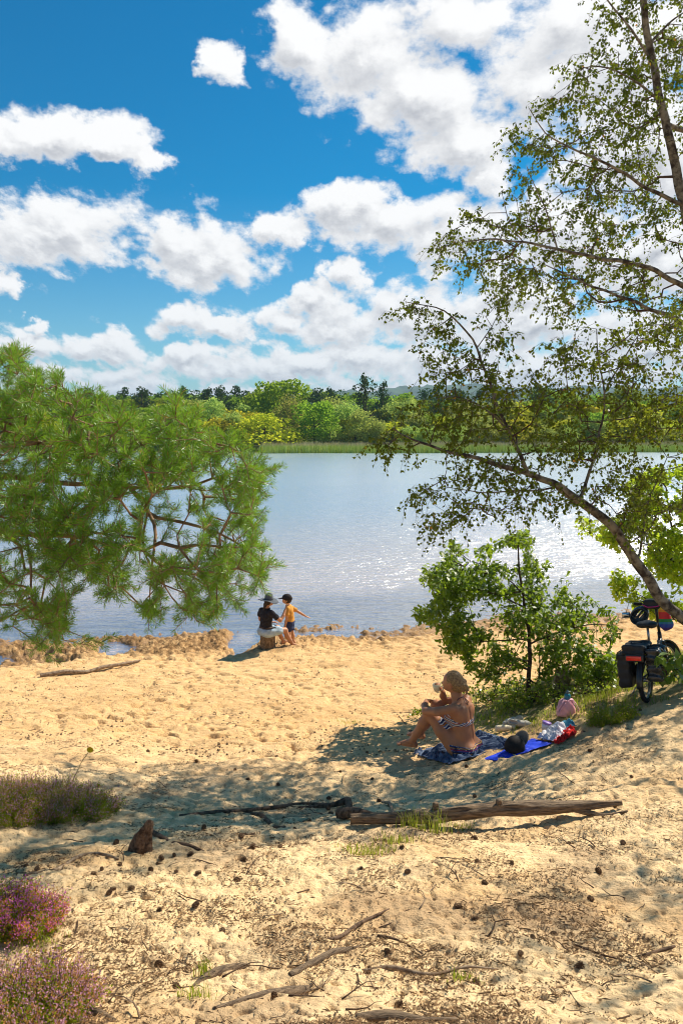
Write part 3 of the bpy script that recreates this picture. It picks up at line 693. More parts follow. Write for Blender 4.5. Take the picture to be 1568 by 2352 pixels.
def bkeep(hs, sd):
    def f(x, y):
        k = np.clip(.55+1.2*pn(x*.012, y*.016, sd), .08, 1)
        for (a, b, ra, rb, v) in hs: k = k*(1-(1-v)*np.exp(-(((x-a)/ra)**2+((y-b)/rb)**2)**2))
        return k
    return f
att = fill(PA, 1000, 7.5, 9.0, rs, bkeep(pa_h, 31))
birch(lb, att, 'leaning birch arching over the bicycle towards the lake', rs, b0, nleaf=12, trunk_nodes=len(grow([lb[0]], np.zeros((0, 3)))[0]))
# the tall birch behind it
b1 = np.array((5.35, 9.7, 0)); b1[2] = gz(5.35, 9.7)
lb = [([b1-(0, 0, .1), b1+(-.1, 0, 2.0), dp(1640,800,9.7), dp(1592,560,9.7), dp(1568,470,9.7), dp(1545,350,9.7), dp(1515,230,9.7), dp(1492,100,9.7), dp(1470,-20,9.7), dp(1455,-160,9.7)], .12, .035),
 ([dp(1640,800,9.7), dp(1600,690,9.6), dp(1568,655,9.6), dp(1500,620,9.5), dp(1430,598,9.4), dp(1350,592,9.3), dp(1280,575,9.2), dp(1200,555,9.2), dp(1120,550,9.1), dp(1060,556,9.0)], .045, .006),
 ([dp(1640,800,9.7), dp(1568,742,9.5), dp(1500,712,9.4), dp(1430,685,9.2), dp(1370,660,9.1), dp(1310,640,9.0), dp(1250,610,9.0)], .038, .006),
 ([dp(1568,470,9.7), dp(1520,450,9.6), dp(1460,420,9.5), dp(1400,378,9.4), dp(1330,345,9.3), dp(1260,325,9.3), dp(1215,250,9.3)], .030, .004),
 ([dp(1515,230,9.7), dp(1480,200,9.6), dp(1430,165,9.5), dp(1370,145,9.5), dp(1320,160,9.4)], .020, .004),
 ([dp(1500,150,9.7), dp(1455,80,9.6), dp(1420,30,9.6), dp(1380,-20,9.6)], .020, .008),
 ([dp(1280,575,9.2), dp(1260,500,9.2), dp(1230,430,9.2), dp(1210,380,9.2)], .012, .004),
 ([dp(1200,555,9.2), dp(1160,500,9.1), dp(1150,440,9.1)], .008, .003),
 ([dp(1568,300,9.9), dp(1600,220,10), dp(1640,120,10.1)], .03, .01),
 ([dp(1650,930,9.6), dp(1568,925,9.2), dp(1500,945,9.1), dp(1440,962,9.0), dp(1370,968,8.9)], .026, .006),
 ([dp(1492,100,9.7), dp(1530,60,9.8), dp(1580,20,9.9)], .02, .006),
 ([dp(1592,560,9.7), (5.6, 8.6, 6.3), (5.8, 7.3, 6.7), (5.5, 6.0, 6.9)], .035, .008),  # unseen limb, added to throw shade on the lower right sand
 ([dp(1640,800,9.7), (5.7, 10.0, 5.3), (6.3, 10.3, 6.0), (7.0, 10.2, 6.3)], .03, .008)]  # second unseen limb, added to shade the sand right of the log
PB = [(1400,-120),(1380,-20),(1362,10),(1400,60),(1440,110),(1390,85),(1370,110),(1300,130),(1285,190),(1230,240),(1260,290),(1200,290),(1160,310),(1155,340),(1190,370),(1170,420),(1160,470),(1100,480),(1040,500),(985,550),(1000,610),(1040,640),(1090,620),(1150,700),(1230,680),(1270,720),(1400,700),(1480,760),(1680,820),(1700,500),(1700,-120)]
pb_h = [(1330,60,40,40,.1),(1250,400,40,50,.5),(1100,680,50,30,.3),(1440,480,50,40,.5),(1350,760,60,40,.4),(1530,620,40,60,.6),(1470,560,40,30,.6),(1340,480,40,40,.7)]
att = fill(PB, 1600, 9.3, 11.4, rs, bkeep(pb_h, 53))
att = np.concatenate([att, fill([(1380,930),(1650,880),(1650,1010),(1420,1000)], 60, 8.6, 9.3, rs), fill([(1550,-700),(1100,-300),(1500,-120),(1700,-120),(1900,-300)], 300, 9, 12.5, rs), rs.uniform((4.5, 5.4, 5.0), (6.6, 7.4, 8.0), (330, 3)), rs.uniform((4.9, 9.2, 4.6), (7.4, 11.0, 7.2), (420, 3))])  # the last two point clouds are out-of-view foliage added as shadow casters
birch(lb, att, 'tall birch at the right edge whose crown spreads against the clouds', rs, b1, nleaf=15, trunk_nodes=len(grow([lb[0]], np.zeros((0, 3)))[0]), size=.039)

# ---- young oak behind the rug, and the bright bushes at the water's edge behind the bicycle
def broad(limbs, att, name, label, cat, rs, org, lm, nleaf, size, shape=OAK, spread=.12, tn=0, bark=None, droop=-.1):
    att = gap(att, rs, .35)
    nodes, par, rad, ids, nl = grow(limbs, att, .35, .0018, .45, .08, rs, .09)
    e = thing(name, label, cat, org); bark = bark or bark_oak
    woody(nodes, par, rad, ids, nl, bark, bark, e, org, 0, 8)
    m = len(ids); n = m*nleaf; c = np.repeat(nodes[ids], nleaf, 0); d = nrm(np.repeat(nodes[ids]-nodes[par[ids]], nleaf, 0))
    ax = nrm(d*.5+rs.normal(0, .75, (n, 3))+np.array((0, 0, droop))); pos = c-org+d*rs.uniform(-spread, spread*.4, n)[:, None]+rs.normal(0, spread*.18, (n, 3))
    up = nrm(rs.normal(0, .55, (n, 3))+np.array((0, -.15, 1)))
    V = orient(pos, ax, up, shape, rs.uniform(.65, 1.15, n)*size, .25)
    mk('crown', V, np.arange(n*len(shape)).reshape(-1, len(shape)), lm, e); print(name, m, n); return e
oak_m = leafmat('oak_leaves', (.05, .11, .015), (.12, .20, .025), (.42, .58, .03), .45, .06, 1.5, 0, None, .5)
rs = np.random.RandomState(21)
o0 = Gd(1213, 1608)
oY = o0[1]
OL = [([o0-(0, 0, .05), dp(1213,1560,oY), dp(1218,1480,oY), dp(1208,1400,oY), dp(1192,1330,oY), dp(1192,1280,oY), dp(1190,1240,oY)], .032, .008),
 ([dp(1213,1560,oY), dp(1235,1590,oY), dp(1238,1540,oY), dp(1240,1490,oY-.1)], .013, .006),
 ([dp(1208,1400,oY), dp(1150,1370,oY-.2), dp(1080,1345,oY-.3), dp(1000,1370,oY-.3)], .012, .004),
 ([dp(1218,1480,oY), dp(1290,1450,oY-.1), dp(1350,1430,oY-.2), dp(1400,1440,oY-.2)], .012, .004),
 ([dp(1195,1360,oY), dp(1150,1310,oY+.1), dp(1080,1290,oY+.1)], .009, .004),
 ([dp(1215,1470,oY), dp(1130,1470,oY+.1), dp(1040,1480,oY+.2)], .010, .004),
 ([dp(1240,1490,oY-.1), dp(1310,1490,oY-.1), dp(1380,1500,oY-.1), dp(1415,1520,oY)], .008, .003)]
POK = [(1190,1215),(1225,1240),(1215,1290),(1260,1290),(1300,1330),(1300,1370),(1370,1380),(1410,1420),(1420,1470),(1350,1480),(1290,1500),(1240,1510),(1200,1530),(1130,1560),(1080,1545),(1060,1500),(1020,1490),(1000,1440),(960,1420),(950,1385),(1000,1370),(965,1330),(975,1300),(1030,1270),(1030,1240),(1075,1275),(1130,1255),(1160,1240)]
okh = [(1160,1335,35,18,.2),(1250,1330,25,30,.5),(1150,1540,40,20,.4),(1050,1400,25,18,.5),(1300,1400,30,14,.5)]
att = fill(POK, 1100, oY-.5, oY+.95, rs, bkeep(okh, 91))
att = np.concatenate([att, fill([(1280,1500),(1340,1480),(1410,1500),(1420,1550),(1350,1570),(1290,1545),(1240,1560),(1250,1510)], 130, oY-.3, oY+.3, rs)])
broad(OL, att, 'young_oak', 'bushy young oak growing behind the sunbather', 'oak tree', rs, o0, oak_m, 12, .066)
bright_m = leafmat('sunlit_leaves', (.12, .22, .015), (.26, .36, .02), (.62, .78, .04), .60, .04, 1.5, 0, None, .5)
s0 = np.array((5.9, 12.4, 0)); s0[2] = gz(5.9, 12.4)
SL = [([s0-(0, 0, .05), s0+(0, 0, .5), dp(1560,1300,12.3), dp(1540,1200,12.2), dp(1530,1120,12.2)], .035, .01),
 ([s0+(0, 0, .5), dp(1480,1370,12.0), dp(1420,1360,11.8)], .014, .004), ([dp(1560,1300,12.3), dp(1490,1250,12.1), dp(1420,1240,12.0)], .014, .004),
 ([dp(1540,1200,12.2), dp(1490,1150,12.2), dp(1450,1110,12.2)], .012, .004)]
PS = [(1440,1110),(1500,1080),(1600,1070),(1660,1120),(1680,1420),(1500,1420),(1420,1380),(1400,1330),(1430,1290),(1400,1250),(1330,1235),(1330,1190),(1400,1200),(1450,1180)]
att = fill(PS, 1400, 11.4, 13.0, rs, bkeep([(1420,1310,60,20,.2)], 63))
broad(SL, att, 'alder_bush', 'bright yellow-green bush glowing behind the leaning birch', 'bush', rs, s0, bright_m, 10, .070, LEAF, .14)
# low leafy spray in front of the front wheel
q0 = np.array((4.15, 8.35, 0)); q0[2] = gz(4.15, 8.35)
SL = [([q0, dp(1600,1590,8.3), dp(1560,1545,8.2), dp(1510,1530,8.1)], .008, .003), ([dp(1600,1590,8.3), dp(1580,1520,8.3)], .005, .003)]
big_m = leafmat('broad_leaves', (.10, .19, .03), (.20, .30, .05), (.45, .62, .06), .40, .1, 1.5, 0, None, .5)
att = fill([(1480,1535),(1520,1510),(1600,1490),(1620,1570),(1530,1575)], 34, 8.0, 8.5, rs)
broad(SL, att, 'sapling', 'low spray of broad pale leaves in front of the bicycle wheel', 'sapling', rs, q0, big_m, 4, .105, LEAF, .07)
# ---------------------------------------------------------------- bodies as one smooth surface
class SDF:
    def __init__(s, lo, hi, h):
        s.lo = np.array(lo, float); s.h = h; s.n = np.ceil((np.array(hi)-s.lo)/h).astype(int)+1
        s.V = np.full(s.n, 1.0, np.float32)
        s.X, s.Y, s.Z = np.meshgrid(*[s.lo[i]+h*np.arange(s.n[i]) for i in range(3)], indexing='ij')
    def blk(s, mn, mx):
        a = np.clip(np.floor((mn-s.lo)/s.h).astype(int), 0, s.n-1); b = np.clip(np.ceil((mx-s.lo)/s.h).astype(int)+1, 1, s.n)
        return slice(a[0], b[0]), slice(a[1], b[1]), slice(a[2], b[2])
    def put(s, sl, d, k, sub=False):
        v = s.V[sl]
        if sub: s.V[sl] = np.maximum(v, -d); return
        if k <= 0: s.V[sl] = np.minimum(v, d); return
        h = np.clip(.5+.5*(v-d)/k, 0, 1); s.V[sl] = v*(1-h)+d*h-k*h*(1-h)
    def cone(s, a, b, ra, rb, k=.02):
        a = np.array(a, float); b = np.array(b, float); m = max(ra, rb)+k*2+.03; sl = s.blk(np.minimum(a, b)-m, np.maximum(a, b)+m)
        x, y, z = s.X[sl]-a[0], s.Y[sl]-a[1], s.Z[sl]-a[2]; ba = b-a; L = ba@ba+1e-9
        t = np.clip((x*ba[0]+y*ba[1]+z*ba[2])/L, 0, 1)
        d = np.sqrt((x-t*ba[0])**2+(y-t*ba[1])**2+(z-t*ba[2])**2)-(ra+(rb-ra)*t); s.put(sl, d, k); return s
    def chain(s, P, r, k=.02):
        for i in range(len(P)-1): s.cone(P[i], P[i+1], r[i], r[i+1], k)
        return s
    def ell(s, c, r, k=.02, rot=(0, 0, 0), sub=False):
        c = np.array(c, float); r = np.array(r, float); m = max(r)+k*2+.03; sl = s.blk(c-m, c+m)
        from mathutils import Euler
        M = np.array(Euler([R(q) for q in rot]).to_matrix()).T
        P = np.stack([s.X[sl]-c[0], s.Y[sl]-c[1], s.Z[sl]-c[2]], 0); P = np.tensordot(M, P, 1)
        q = np.sqrt(((P/r[:, None, None, None])**2).sum(0)); g_ = np.sqrt(((P/(r**2)[:, None, None, None])**2).sum(0))+1e-6
        s.put(sl, q*(q-1)/g_, k, sub); return s
    def copy(s, V):
        o = SDF.__new__(SDF); o.lo, o.h, o.n, o.X, o.Y, o.Z = s.lo, s.h, s.n, s.X, s.Y, s.Z; o.V = V; return o
    def mesh(s, name, mat_, parent, smooth_it=1):
        V = np.pad(s.V, 1, constant_values=1.0); n = V.shape; S = V < 0
        c8 = [(i, j, k) for i in (0, 1) for j in (0, 1) for k in (0, 1)]
        cs = lambda A, c: A[c[0]:n[0]-1+c[0], c[1]:n[1]-1+c[1], c[2]:n[2]-1+c[2]]
        cnt = sum(cs(S, c).astype(np.int8) for c in c8); act = (cnt > 0) & (cnt < 8); idx = np.full(act.shape, -1); idx[act] = np.arange(act.sum())
        acc = np.zeros((act.sum(), 3)); w = np.zeros(act.sum())
        for c in c8:
            for ax in range(3):
                if c[ax]: continue
                e = list(c); e[ax] = 1; v0 = cs(V, c)[act]; v1 = cs(V, e)[act]; x = (v0 < 0) != (v1 < 0); t = np.where(x, v0/(v0-v1+1e-12), 0)
                p = np.array(c, float)[None]+np.zeros((len(t), 3)); p[:, ax] = t; acc += p*x[:, None]; w += x
        base = np.argwhere(act); P = (base+acc/np.maximum(w, 1)[:, None]-1)*s.h+s.lo
        F = []
        for ax in range(3):
            a, b = (ax+1) % 3, (ax+2) % 3
            sh = [slice(1, n[i]-1) for i in range(3)]; sh[ax] = slice(0, n[ax]-1); s1 = list(sh); s1[ax] = slice(1, n[ax])
            x0 = S[tuple(sh)]; x1 = S[tuple(s1)]; m = x0 != x1; q = np.argwhere(m); q[:, a] += 1; q[:, b] += 1
            def cell(da, db):
                r = q.copy(); r[:, a] -= da; r[:, b] -= db; return idx[r[:, 0], r[:, 1], r[:, 2]]
            f = np.stack([cell(1, 1), cell(0, 1), cell(0, 0), cell(1, 0)], -1); fl = ~x0[m]; f[fl] = f[fl][:, ::-1]; F.append(f)
        F = np.concatenate(F); F = F[(F >= 0).all(1)]
        return mk(name, P, F, mat_, parent, smooth=True)

def skinmat(name, col):
    m = mat(name, col, .5, .35, var=.06, vscale=12, bump=.0006, bscale=300); b = m.node_tree.nodes['Principled BSDF']
    b.inputs['Subsurface Weight'].default_value = .12; b.inputs['Subsurface Radius'].default_value = (.02, .008, .004); b.inputs['Subsurface Scale'].default_value = .5
    return m
skin_tan = skinmat('tanned_skin', (.47, .20, .095)); skin_a = skinmat('skin', (.45, .21, .11)); skin_c = skinmat('child_skin', (.56, .28, .14))
def hand(S, wrist, d, palm, r=1.0, curl=.5, side=1, k=.004):
    """wrist, pointing direction d, palm normal; five fingers, the thumb leaving the side of the palm"""
    d = np.array(d, float); d /= np.linalg.norm(d); p = np.array(palm, float); p -= d*(p@d); p /= np.linalg.norm(p); s = np.cross(d, p)*side
    w = np.array(wrist, float)
    for q in (-.024, -.008, .008, .024): S.cone(w+s*q*.6*r, w+(d*.075+s*q)*r, .013*r, .0115*r, .008)
    for q, L in ((-.027, .052), (-.009, .066), (.009, .072), (.027, .064)):
        a = w+(d*.078+s*q)*r; L = L*r; d1 = d*math.cos(curl*.6)+p*math.sin(curl*.6); d2 = d*math.cos(curl*1.6)+p*math.sin(curl*1.6); d3 = d*math.cos(curl*2.4)+p*math.sin(curl*2.4)
        b = a+d1*L*.45; c = b+d2*L*.32; e = c+d3*L*.25; S.chain([a, b, c, e], [.0095*r, .0085*r, .008*r, .007*r], k)
    a = w+(d*.02+s*.022)*r; b = a+(d*.028+s*.022+p*.012)*r; c = b+(d*.028+s*.004+p*.012)*r; S.chain([a, b, c], [.012*r, .0105*r, .009*r], k)
def foot(S, ankle, d, L=.17, w=.036, k=.012):
    a = np.array(ankle, float); d = np.array(d, float); d /= np.linalg.norm(d); s = np.cross((0, 0, 1.), d); dn = np.array((0, 0, -1.))
    S.cone(a, a-d*.035+dn*.045, .034, .030, k); S.cone(a+dn*.005, a+d*L*.62+dn*.052, .036, .024, k); S.cone(a+dn*.05, a+d*L*.7+dn*.058, .03, .022, k)
    for i, q in enumerate((-.030, -.014, .001, .015, .028)):
        t = a+d*L*(.70+.0)+s*q+dn*.060; S.cone(t, t+d*(.052-.006*i)+dn*.004, .013, .010 if i else .012, .006)

# ---- the sunbather on the rug
wr_ = Gd(1062, 1733)
WZ = R(147)
W_ = thing('person', 'woman in a patterned bikini sitting on the blue rug drinking from a pale cup', 'person', wr_-(0, 0, .01), WZ)
h = .008
W_.scale = (1, 1, .94)
S = SDF((-.25, -.42, -.03), (.86, .42, 1.02), h)
S.ell((0, 0, .12), (.125, .185, .12), .03); S.ell((-.07, .075, .10), (.11, .105, .10), .04); S.ell((-.07, -.075, .10), (.11, .105, .10), .04)
S.ell((-.005, 0, .26), (.108, .155, .12), .06); S.ell((.02, 0, .40), (.108, .162, .13), .07); S.ell((.035, 0, .52), (.102, .178, .105), .06)
S.ell((.06, .09, .22), (.07, .07, .07), .05); S.ell((.06, -.09, .22), (.07, .07, .07), .05)
S.ell((.105, .075, .435), (.065, .065, .065), .03); S.ell((.105, -.075, .435), (.065, .065, .065), .03)
S.ell((.045, .165, .575), (.055, .055, .055), .04); S.ell((.045, -.165, .575), (.055, .055, .055), .04)
S.chain([(.035, 0, .58), (.075, 0, .655), (.105, 0, .73)], [.075, .052, .05], .035)
# shoulder blades and the groove of the spine
S.ell((-.045, .085, .50), (.035, .05, .075), .04, (0, 0, 0)); S.ell((-.045, -.085, .50), (.035, .05, .075), .04)
sl = S.blk(np.array((-.25, -.06, .15)), np.array((0, .06, .6)))
S.V[sl] += (.012*np.exp(-(S.Y[sl]/.012)**2)*ss(.14, .26, S.Z[sl])*ss(.62, .5, S.Z[sl])*(S.X[sl] < 0)).astype(np.float32)
# head
HD = .0
S.ell((.13, 0, .82), (.100, .080, .110), .03); S.ell((.175, 0, .765), (.058, .052, .062), .03); S.ell((.20, 0, .735), (.024, .026, .022), .02)
S.cone((.222, 0, .815), (.243, 0, .780), .008, .014, .010); S.ell((.222, 0, .758), (.012, .022, .008), .006); S.ell((.222, 0, .746), (.011, .02, .008), .006)
S.ell((.212, .030, .815), (.012, .016, .010), .004, (0, 0, 0), True); S.ell((.212, -.030, .815), (.012, .016, .010), .004, (0, 0, 0), True)
S.ell((.207, .030, .812), (.011, .014, .010), .003); S.ell((.207, -.030, .812), (.011, .014, .010), .003)
for q in (1, -1): S.ell((.118, q*.078, .805), (.020, .009, .032), .006, (0, 20, 0))
# arms
S.chain([(.05, .175, .575), (.19, .235, .535), (.335, .205, .497)], [.050, .046, .040], .02); S.chain([(.335, .205, .497), (.40, .10, .515), (.43, -.005, .53)], [.039, .036, .024], .015)
S.chain([(.05, -.175, .575), (.18, -.20, .52), (.29, -.175, .505)], [.050, .046, .038], .02); S.chain([(.29, -.175, .505), (.295, -.12, .58), (.27, -.072, .645)], [.038, .035, .024], .015)
hand(S, (.43, -.005, .53), (.15, -.9, -.25), (-.2, -.1, -1), 1.0, .35, 1); hand(S, (.27, -.072, .645), (.12, .35, .65), (.9, .35, .1), 1.0, .65, -1)
# legs
for q, kx in ((1, .0), (-1, .03)):
    S.chain([(.02, q*.105, .115), (.17, q*.125, .28), (.335+kx, q*.12, .455)], [.105, .082, .058], .03)
    S.chain([(.335+kx, q*.12, .455), (.39+kx, q*.125, .33), (.465+kx, q*.125, .19), (.53+kx, q*.125, .085)], [.057, .060, .046, .036], .025)
    foot(S, (.53+kx, q*.125, .082), (1, q*.12, 0), .185)
S.mesh('body', skin_tan, W_)
Vb = S.V.copy()
def weave(name, cols, sx, sz, dots=None):
    m = bpy.data.materials.new(name); m.use_nodes = True; t = m.node_tree; N = NG(t); b = t.nodes['Principled BSDF']; tc = N.n('ShaderNodeTexCoord', out=3)
    s_ = N.n('ShaderNodeSeparateXYZ', (tc,), out=None); v = N.m('FRACT', N.m('ADD', N.m('MULTIPLY', s_.outputs[2], sz), N.m('MULTIPLY', s_.outputs[1], sx)))
    cr = t.nodes.new('ShaderNodeValToRGB'); cr.color_ramp.interpolation = 'CONSTANT'; e = cr.color_ramp.elements
    for i, c in enumerate(cols):
        q = e[i] if i < 2 else e.new(i/len(cols)); q.position = i/len(cols); q.color = (*c, 1)
    t.links.new(v, cr.inputs[0]); col = cr.outputs[0]
    if dots:
        vo = N.n('ShaderNodeTexVoronoi', {'Vector': tc, 'Scale': dots}, 0); col = N.mix(N.mr(vo, .2, .26, 1, 0), col, (.8, .75, .65))
    t.links.new(col, b.inputs['Base Color']); b.inputs['Roughness'].default_value = .8; return m
bik = weave('patterned_fabric', [(.05, .04, .12), (.75, .7, .6), (.04, .08, .30), (.55, .25, .03), (.30, .02, .05), (.85, .8, .7), (.02, .03, .12)], 9, 22)
bik2 = weave('dotted_fabric', [(.02, .03, .12), (.03, .06, .30), (.30, .02, .04), (.02, .03, .12), (.45, .22, .04), (.02, .02, .08)], 0, 18, 46)
def cloth(name, mat_, V, reg, parent=W_, base=S, t=.007): return base.copy(np.maximum(V-t, reg).astype(np.float32)).mesh(name, mat_, parent)
X, Y, Z = S.X, S.Y, S.Z
torso = np.maximum(np.abs(Y)-.175, X-.21)
bz = .395+.25*np.clip(X, -.02, .12)*0
band = np.abs(Z-.405-.10*np.clip(X, -.1, .0))-(.022+.055*ss(.0, .10, X)); cloth('bikini_top', bik, Vb, np.maximum(torso, np.maximum(band, Z-.50)))
leg_cut = X-(-.01+(Z-.0)*.40)
cloth('bikini_bottom', bik2, Vb, np.maximum(np.maximum(Z-.175-.10*np.maximum(X, -.3), leg_cut), -X*.001-1), t=.006)
m_ = MB(); neck = [(.10, .085, .47), (.085, .075, .58), (.03, .055, .66), (.005, .0, .668), (.03, -.055, .66), (.085, -.075, .58), (.10, -.085, .47)]
m_.tube(neck, .004, 6); m_.tube([(.004, 0, .668), (-.035, .015, .635), (-.05, .012, .59)], .003, 5); m_.tube([(.004, 0, .668), (-.035, -.015, .63), (-.052, -.018, .60)], .003, 5)
m_.obj('neck_strap', mat('dark_cord', (.03, .02, .05), .7), W_); m_ = MB(); m_.tube([(-.02, .205, .17), (.0, .225, .12), (.0, .23, .05)], .004, 5); m_.tube([(-.02, .205, .17), (-.03, .228, .11), (-.035, .232, .06)], .004, 5)
m_.obj('side_tie', mat('dark_cord', (.03, .02, .05), .7), W_)
# hair: a swept back cap with a loose bun, strands as ridges
H = SDF((-.06, -.16, .66), (.28, .16, 1.0), .005)
H.ell((.118, 0, .835), (.105, .086, .108), .02); H.ell((.085, 0, .80), (.078, .078, .09), .03); H.ell((.02, .0, .80), (.042, .05, .048), .02); H.ell((-.005, .02, .775), (.026, .03, .045), .02, (20, 20, 0)); H.ell((.01, -.02, .83), (.03, .03, .035), .02)
H.ell((.05, 0, .745), (.04, .045, .04), .03); H.chain([(.0, .02, .80), (-.04, .035, .80), (-.055, .04, .765), (-.045, .04, .72)], [.022, .020, .016, .007], .01); H.chain([(.0, -.02, .80), (-.035, -.02, .775), (-.04, -.03, .735)], [.020, .015, .006], .01); H.ell((.0, .0, .805), (.03, .038, .03), .01)
a_ = np.arctan2(H.Z-.80, H.X-.02); H.V += (.0014*np.sin(H.Y*150+a_*4)+.0008*np.sin(H.Y*290+a_*7)).astype(np.float32)
face = np.maximum(H.X-.168-.15*(H.Z-.82)+np.abs(H.Y)*.1, -1); H.V = np.maximum(H.V, face.astype(np.float32)*.9)
ear = np.sqrt((H.X-.125)**2+(H.Z-.79)**2)-.034; ear = np.where(np.abs(H.Y) > .055, ear, 1); H.V = np.maximum(H.V, (-ear).astype(np.float32))
H.mesh('hair', mat('blonde_hair', (.42, .24, .09), .5, .4, vscale=60, col2=(.20, .11, .045), bump=.001, bscale=220), W_)
# eyes and lips
em = mat('dark_eye', (.05, .035, .03), .3)
for q in (1, -1): MB().box((.213, q*.030, .812), (.008, .016, .006), None, .002).obj('eye', em, W_)
# cup held in the right hand: a thing of its own
Mw = Matrix.Translation(Vector(wr_-(0, 0, .01))) @ Matrix.Rotation(WZ, 4, 'Z')
cp = Mw @ Vector((.318, -.022, .705*.94)); cup = thing('cup', 'pale cream cup held to the lips of the sunbather', 'cup', cp, WZ)
m_ = MB(); m_.lathe([(.0005, -.04), (.026, -.04), (.034, -.03), (.044, .0), (.047, .038), (.044, .038), (.041, .0), (.03, -.028), (.0005, -.032)], 28)
m_.obj('cup_body', mat('cream_plastic', (.85, .72, .45), .35, .5), cup); MB().torus((-.052, 0, .002), (0, 1, 0), .022, .0055, 20, 8).obj('handle', mat('cream_plastic_handle', (.85, .72, .45), .35, .5), cup)

# ---- adult on the log stump by the water
st = G(267, 647); st[2] = gz(st[0], st[1])
e = thing('log_stump', 'short upright log at the water edge used as a seat', 'log', st-(0, 0, .04))
rs = np.random.RandomState(3); k = 30; m_ = MB(); V = []
prof = [(.155, -.05), (.158, .05), (.150, .2), (.150, .285), (.143, .30)]
for r, z in prof:
    for j in range(k): t_ = 2*math.pi*j/k; q = r*(1+.05*math.sin(3*t_+1)+.03*math.sin(7*t_)); V.append((q*math.cos(t_), q*math.sin(t_), z))
F = [(i*k+j, i*k+(j+1) % k, (i+1)*k+(j+1) % k, (i+1)*k+j) for i in range(len(prof)-1) for j in range(k)]; m_.add(V, F)
stump_m = mat('weathered_log', (.30, .20, .11), .9, .1, vscale=22, col2=(.12, .075, .04), bump=.01, bscale=45); m_.obj('bark', stump_m, e)
m_ = MB(); m_.add([v for v in V[-k:]], [tuple(range(k))]); m_.obj('cut_top', mat('log_end', (.42, .30, .17), .9, .1, vscale=30, col2=(.25, .16, .09)), e)
AZ = R(40); ap = st+np.array((-.02, -.03, .0)); ap[2] = st[2]-.05
A = thing('person', 'seated adult in a wide grey sunhat, black T-shirt and denim shorts, seen from behind', 'person', ap, AZ); A.scale = (.88, .88, .88)
Mk = SDF((-.3, -.42, -.02), (.95, .48, 1.42), .010); S = Mk; sz = .35
S.ell((0, 0, sz+.11), (.14, .185, .13), .04); S.ell((-.03, .09, sz+.09), (.13, .11, .10), .04); S.ell((-.03, -.09, sz+.09), (.13, .11, .10), .04)
S.ell((.0, 0, sz+.30), (.11, .155, .16), .07); S.ell((.02, 0, sz+.46), (.115, .18, .13), .07); S.ell((.02, .165, sz+.56), (.06, .06, .055), .05); S.ell((.02, -.165, sz+.56), (.06, .06, .055), .05)
S.chain([(.02, 0, sz+.58), (.05, 0, sz+.70)], [.075, .052], .035)
S.ell((.09, -.01, sz+.79), (.095, .075, .11), .02); S.ell((.14, -.015, sz+.74), (.05, .05, .055), .02); S.cone((.185, -.02, sz+.78), (.198, -.022, sz+.755), .008, .012, .008)
for q in (1, -1): S.ell((.085, q*.077-.01, sz+.78), (.02, .009, .03), .006)
S.chain([(.02, -.20, sz+.555), (.10, -.27, sz+.46), (.19, -.295, sz+.375)], [.054, .050, .042], .02); S.chain([(.19, -.295, sz+.375), (.30, -.27, sz+.47), (.38, -.225, sz+.585)], [.042, .038, .026], .015)
hand(S, (.38, -.225, sz+.585), (.45, .1, .9), (.6, -.3, -.2), 1.05, .45, 1)
S.chain([(.02, .20, sz+.555), (.02, .27, sz+.43), (.05, .29, sz+.31)], [.054, .050, .042], .02); S.chain([(.05, .29, sz+.31), (.18, .24, sz+.25), (.28, .16, sz+.24)], [.042, .038, .026], .015)
hand(S, (.28, .16, sz+.24), (.8, -.5, -.1), (0, 0, -1), 1.05, .4, 1)
for q, ky in ((1, .13), (-1, -.14)):
    S.chain([(.03, q*.10, sz+.09), (.22, ky, sz+.10), (.43, ky*1.05, sz+.08)], [.115, .088, .062], .03)
    S.chain([(.43, ky*1.05, sz+.08), (.48, ky*1.15, sz-.07), (.55, ky*1.3, .17), (.60, ky*1.35, .09)], [.060, .060, .046, .036], .025); foot(S, (.60, ky*1.35, .085), (1, q*.1, 0), .19)
S.mesh('body', skin_a, A); Vb = S.V.copy(); X, Y, Z = S.X, S.Y, S.Z
def tube_d(a, b, r):
    a = np.array(a); b = np.array(b); ba = b-a; t = np.clip(((X-a[0])*ba[0]+(Y-a[1])*ba[1]+(Z-a[2])*ba[2])/(ba@ba), -.2, 1)
    return t, np.sqrt((X-a[0]-t*ba[0])**2+(Y-a[1]-t*ba[1])**2+(Z-a[2]-t*ba[2])**2)-r
sh = S.copy(Vb.copy()-.012); fold = (.006*np.sin(Z*55+Y*20+X*18)*np.sin(Y*31+2)).astype(np.float32)
tor = np.maximum(np.maximum(np.abs(Y)-.215, sz+.17-Z), Z-(sz+.645)); tor = np.maximum(tor, X-.17)
sl_r = tube_d((.02, -.19, sz+.56), (.135, -.28, sz+.425), .085)[1]; t_, _ = tube_d((.02, -.19, sz+.56), (.135, -.28, sz+.425), .085); sl_r = np.maximum(sl_r, (t_-.995)*.2)
sl_l = tube_d((.02, .19, sz+.56), (.02, .275, sz+.41), .085)[1]; t_, _ = tube_d((.02, .19, sz+.56), (.02, .275, sz+.41), .085); sl_l = np.maximum(sl_l, (t_-.995)*.2)
S.copy(np.maximum(sh.V+fold, np.minimum(tor, np.minimum(sl_r, sl_l))).astype(np.float32)).mesh('t_shirt', mat('black_cotton', (.018, .016, .020), .85, .2, var=.3, vscale=20, bump=.004, bscale=25), A)
reg = np.maximum(Z-(sz+.21), X-.33); S.copy(np.maximum(Vb-.010+fold*.6, np.maximum(reg, (sz-.06)-Z)).astype(np.float32)).mesh('denim_shorts', mat('pale_denim', (.42, .52, .60), .85, .2, vscale=14, col2=(.28, .38, .47), bump=.004, bscale=60), A)
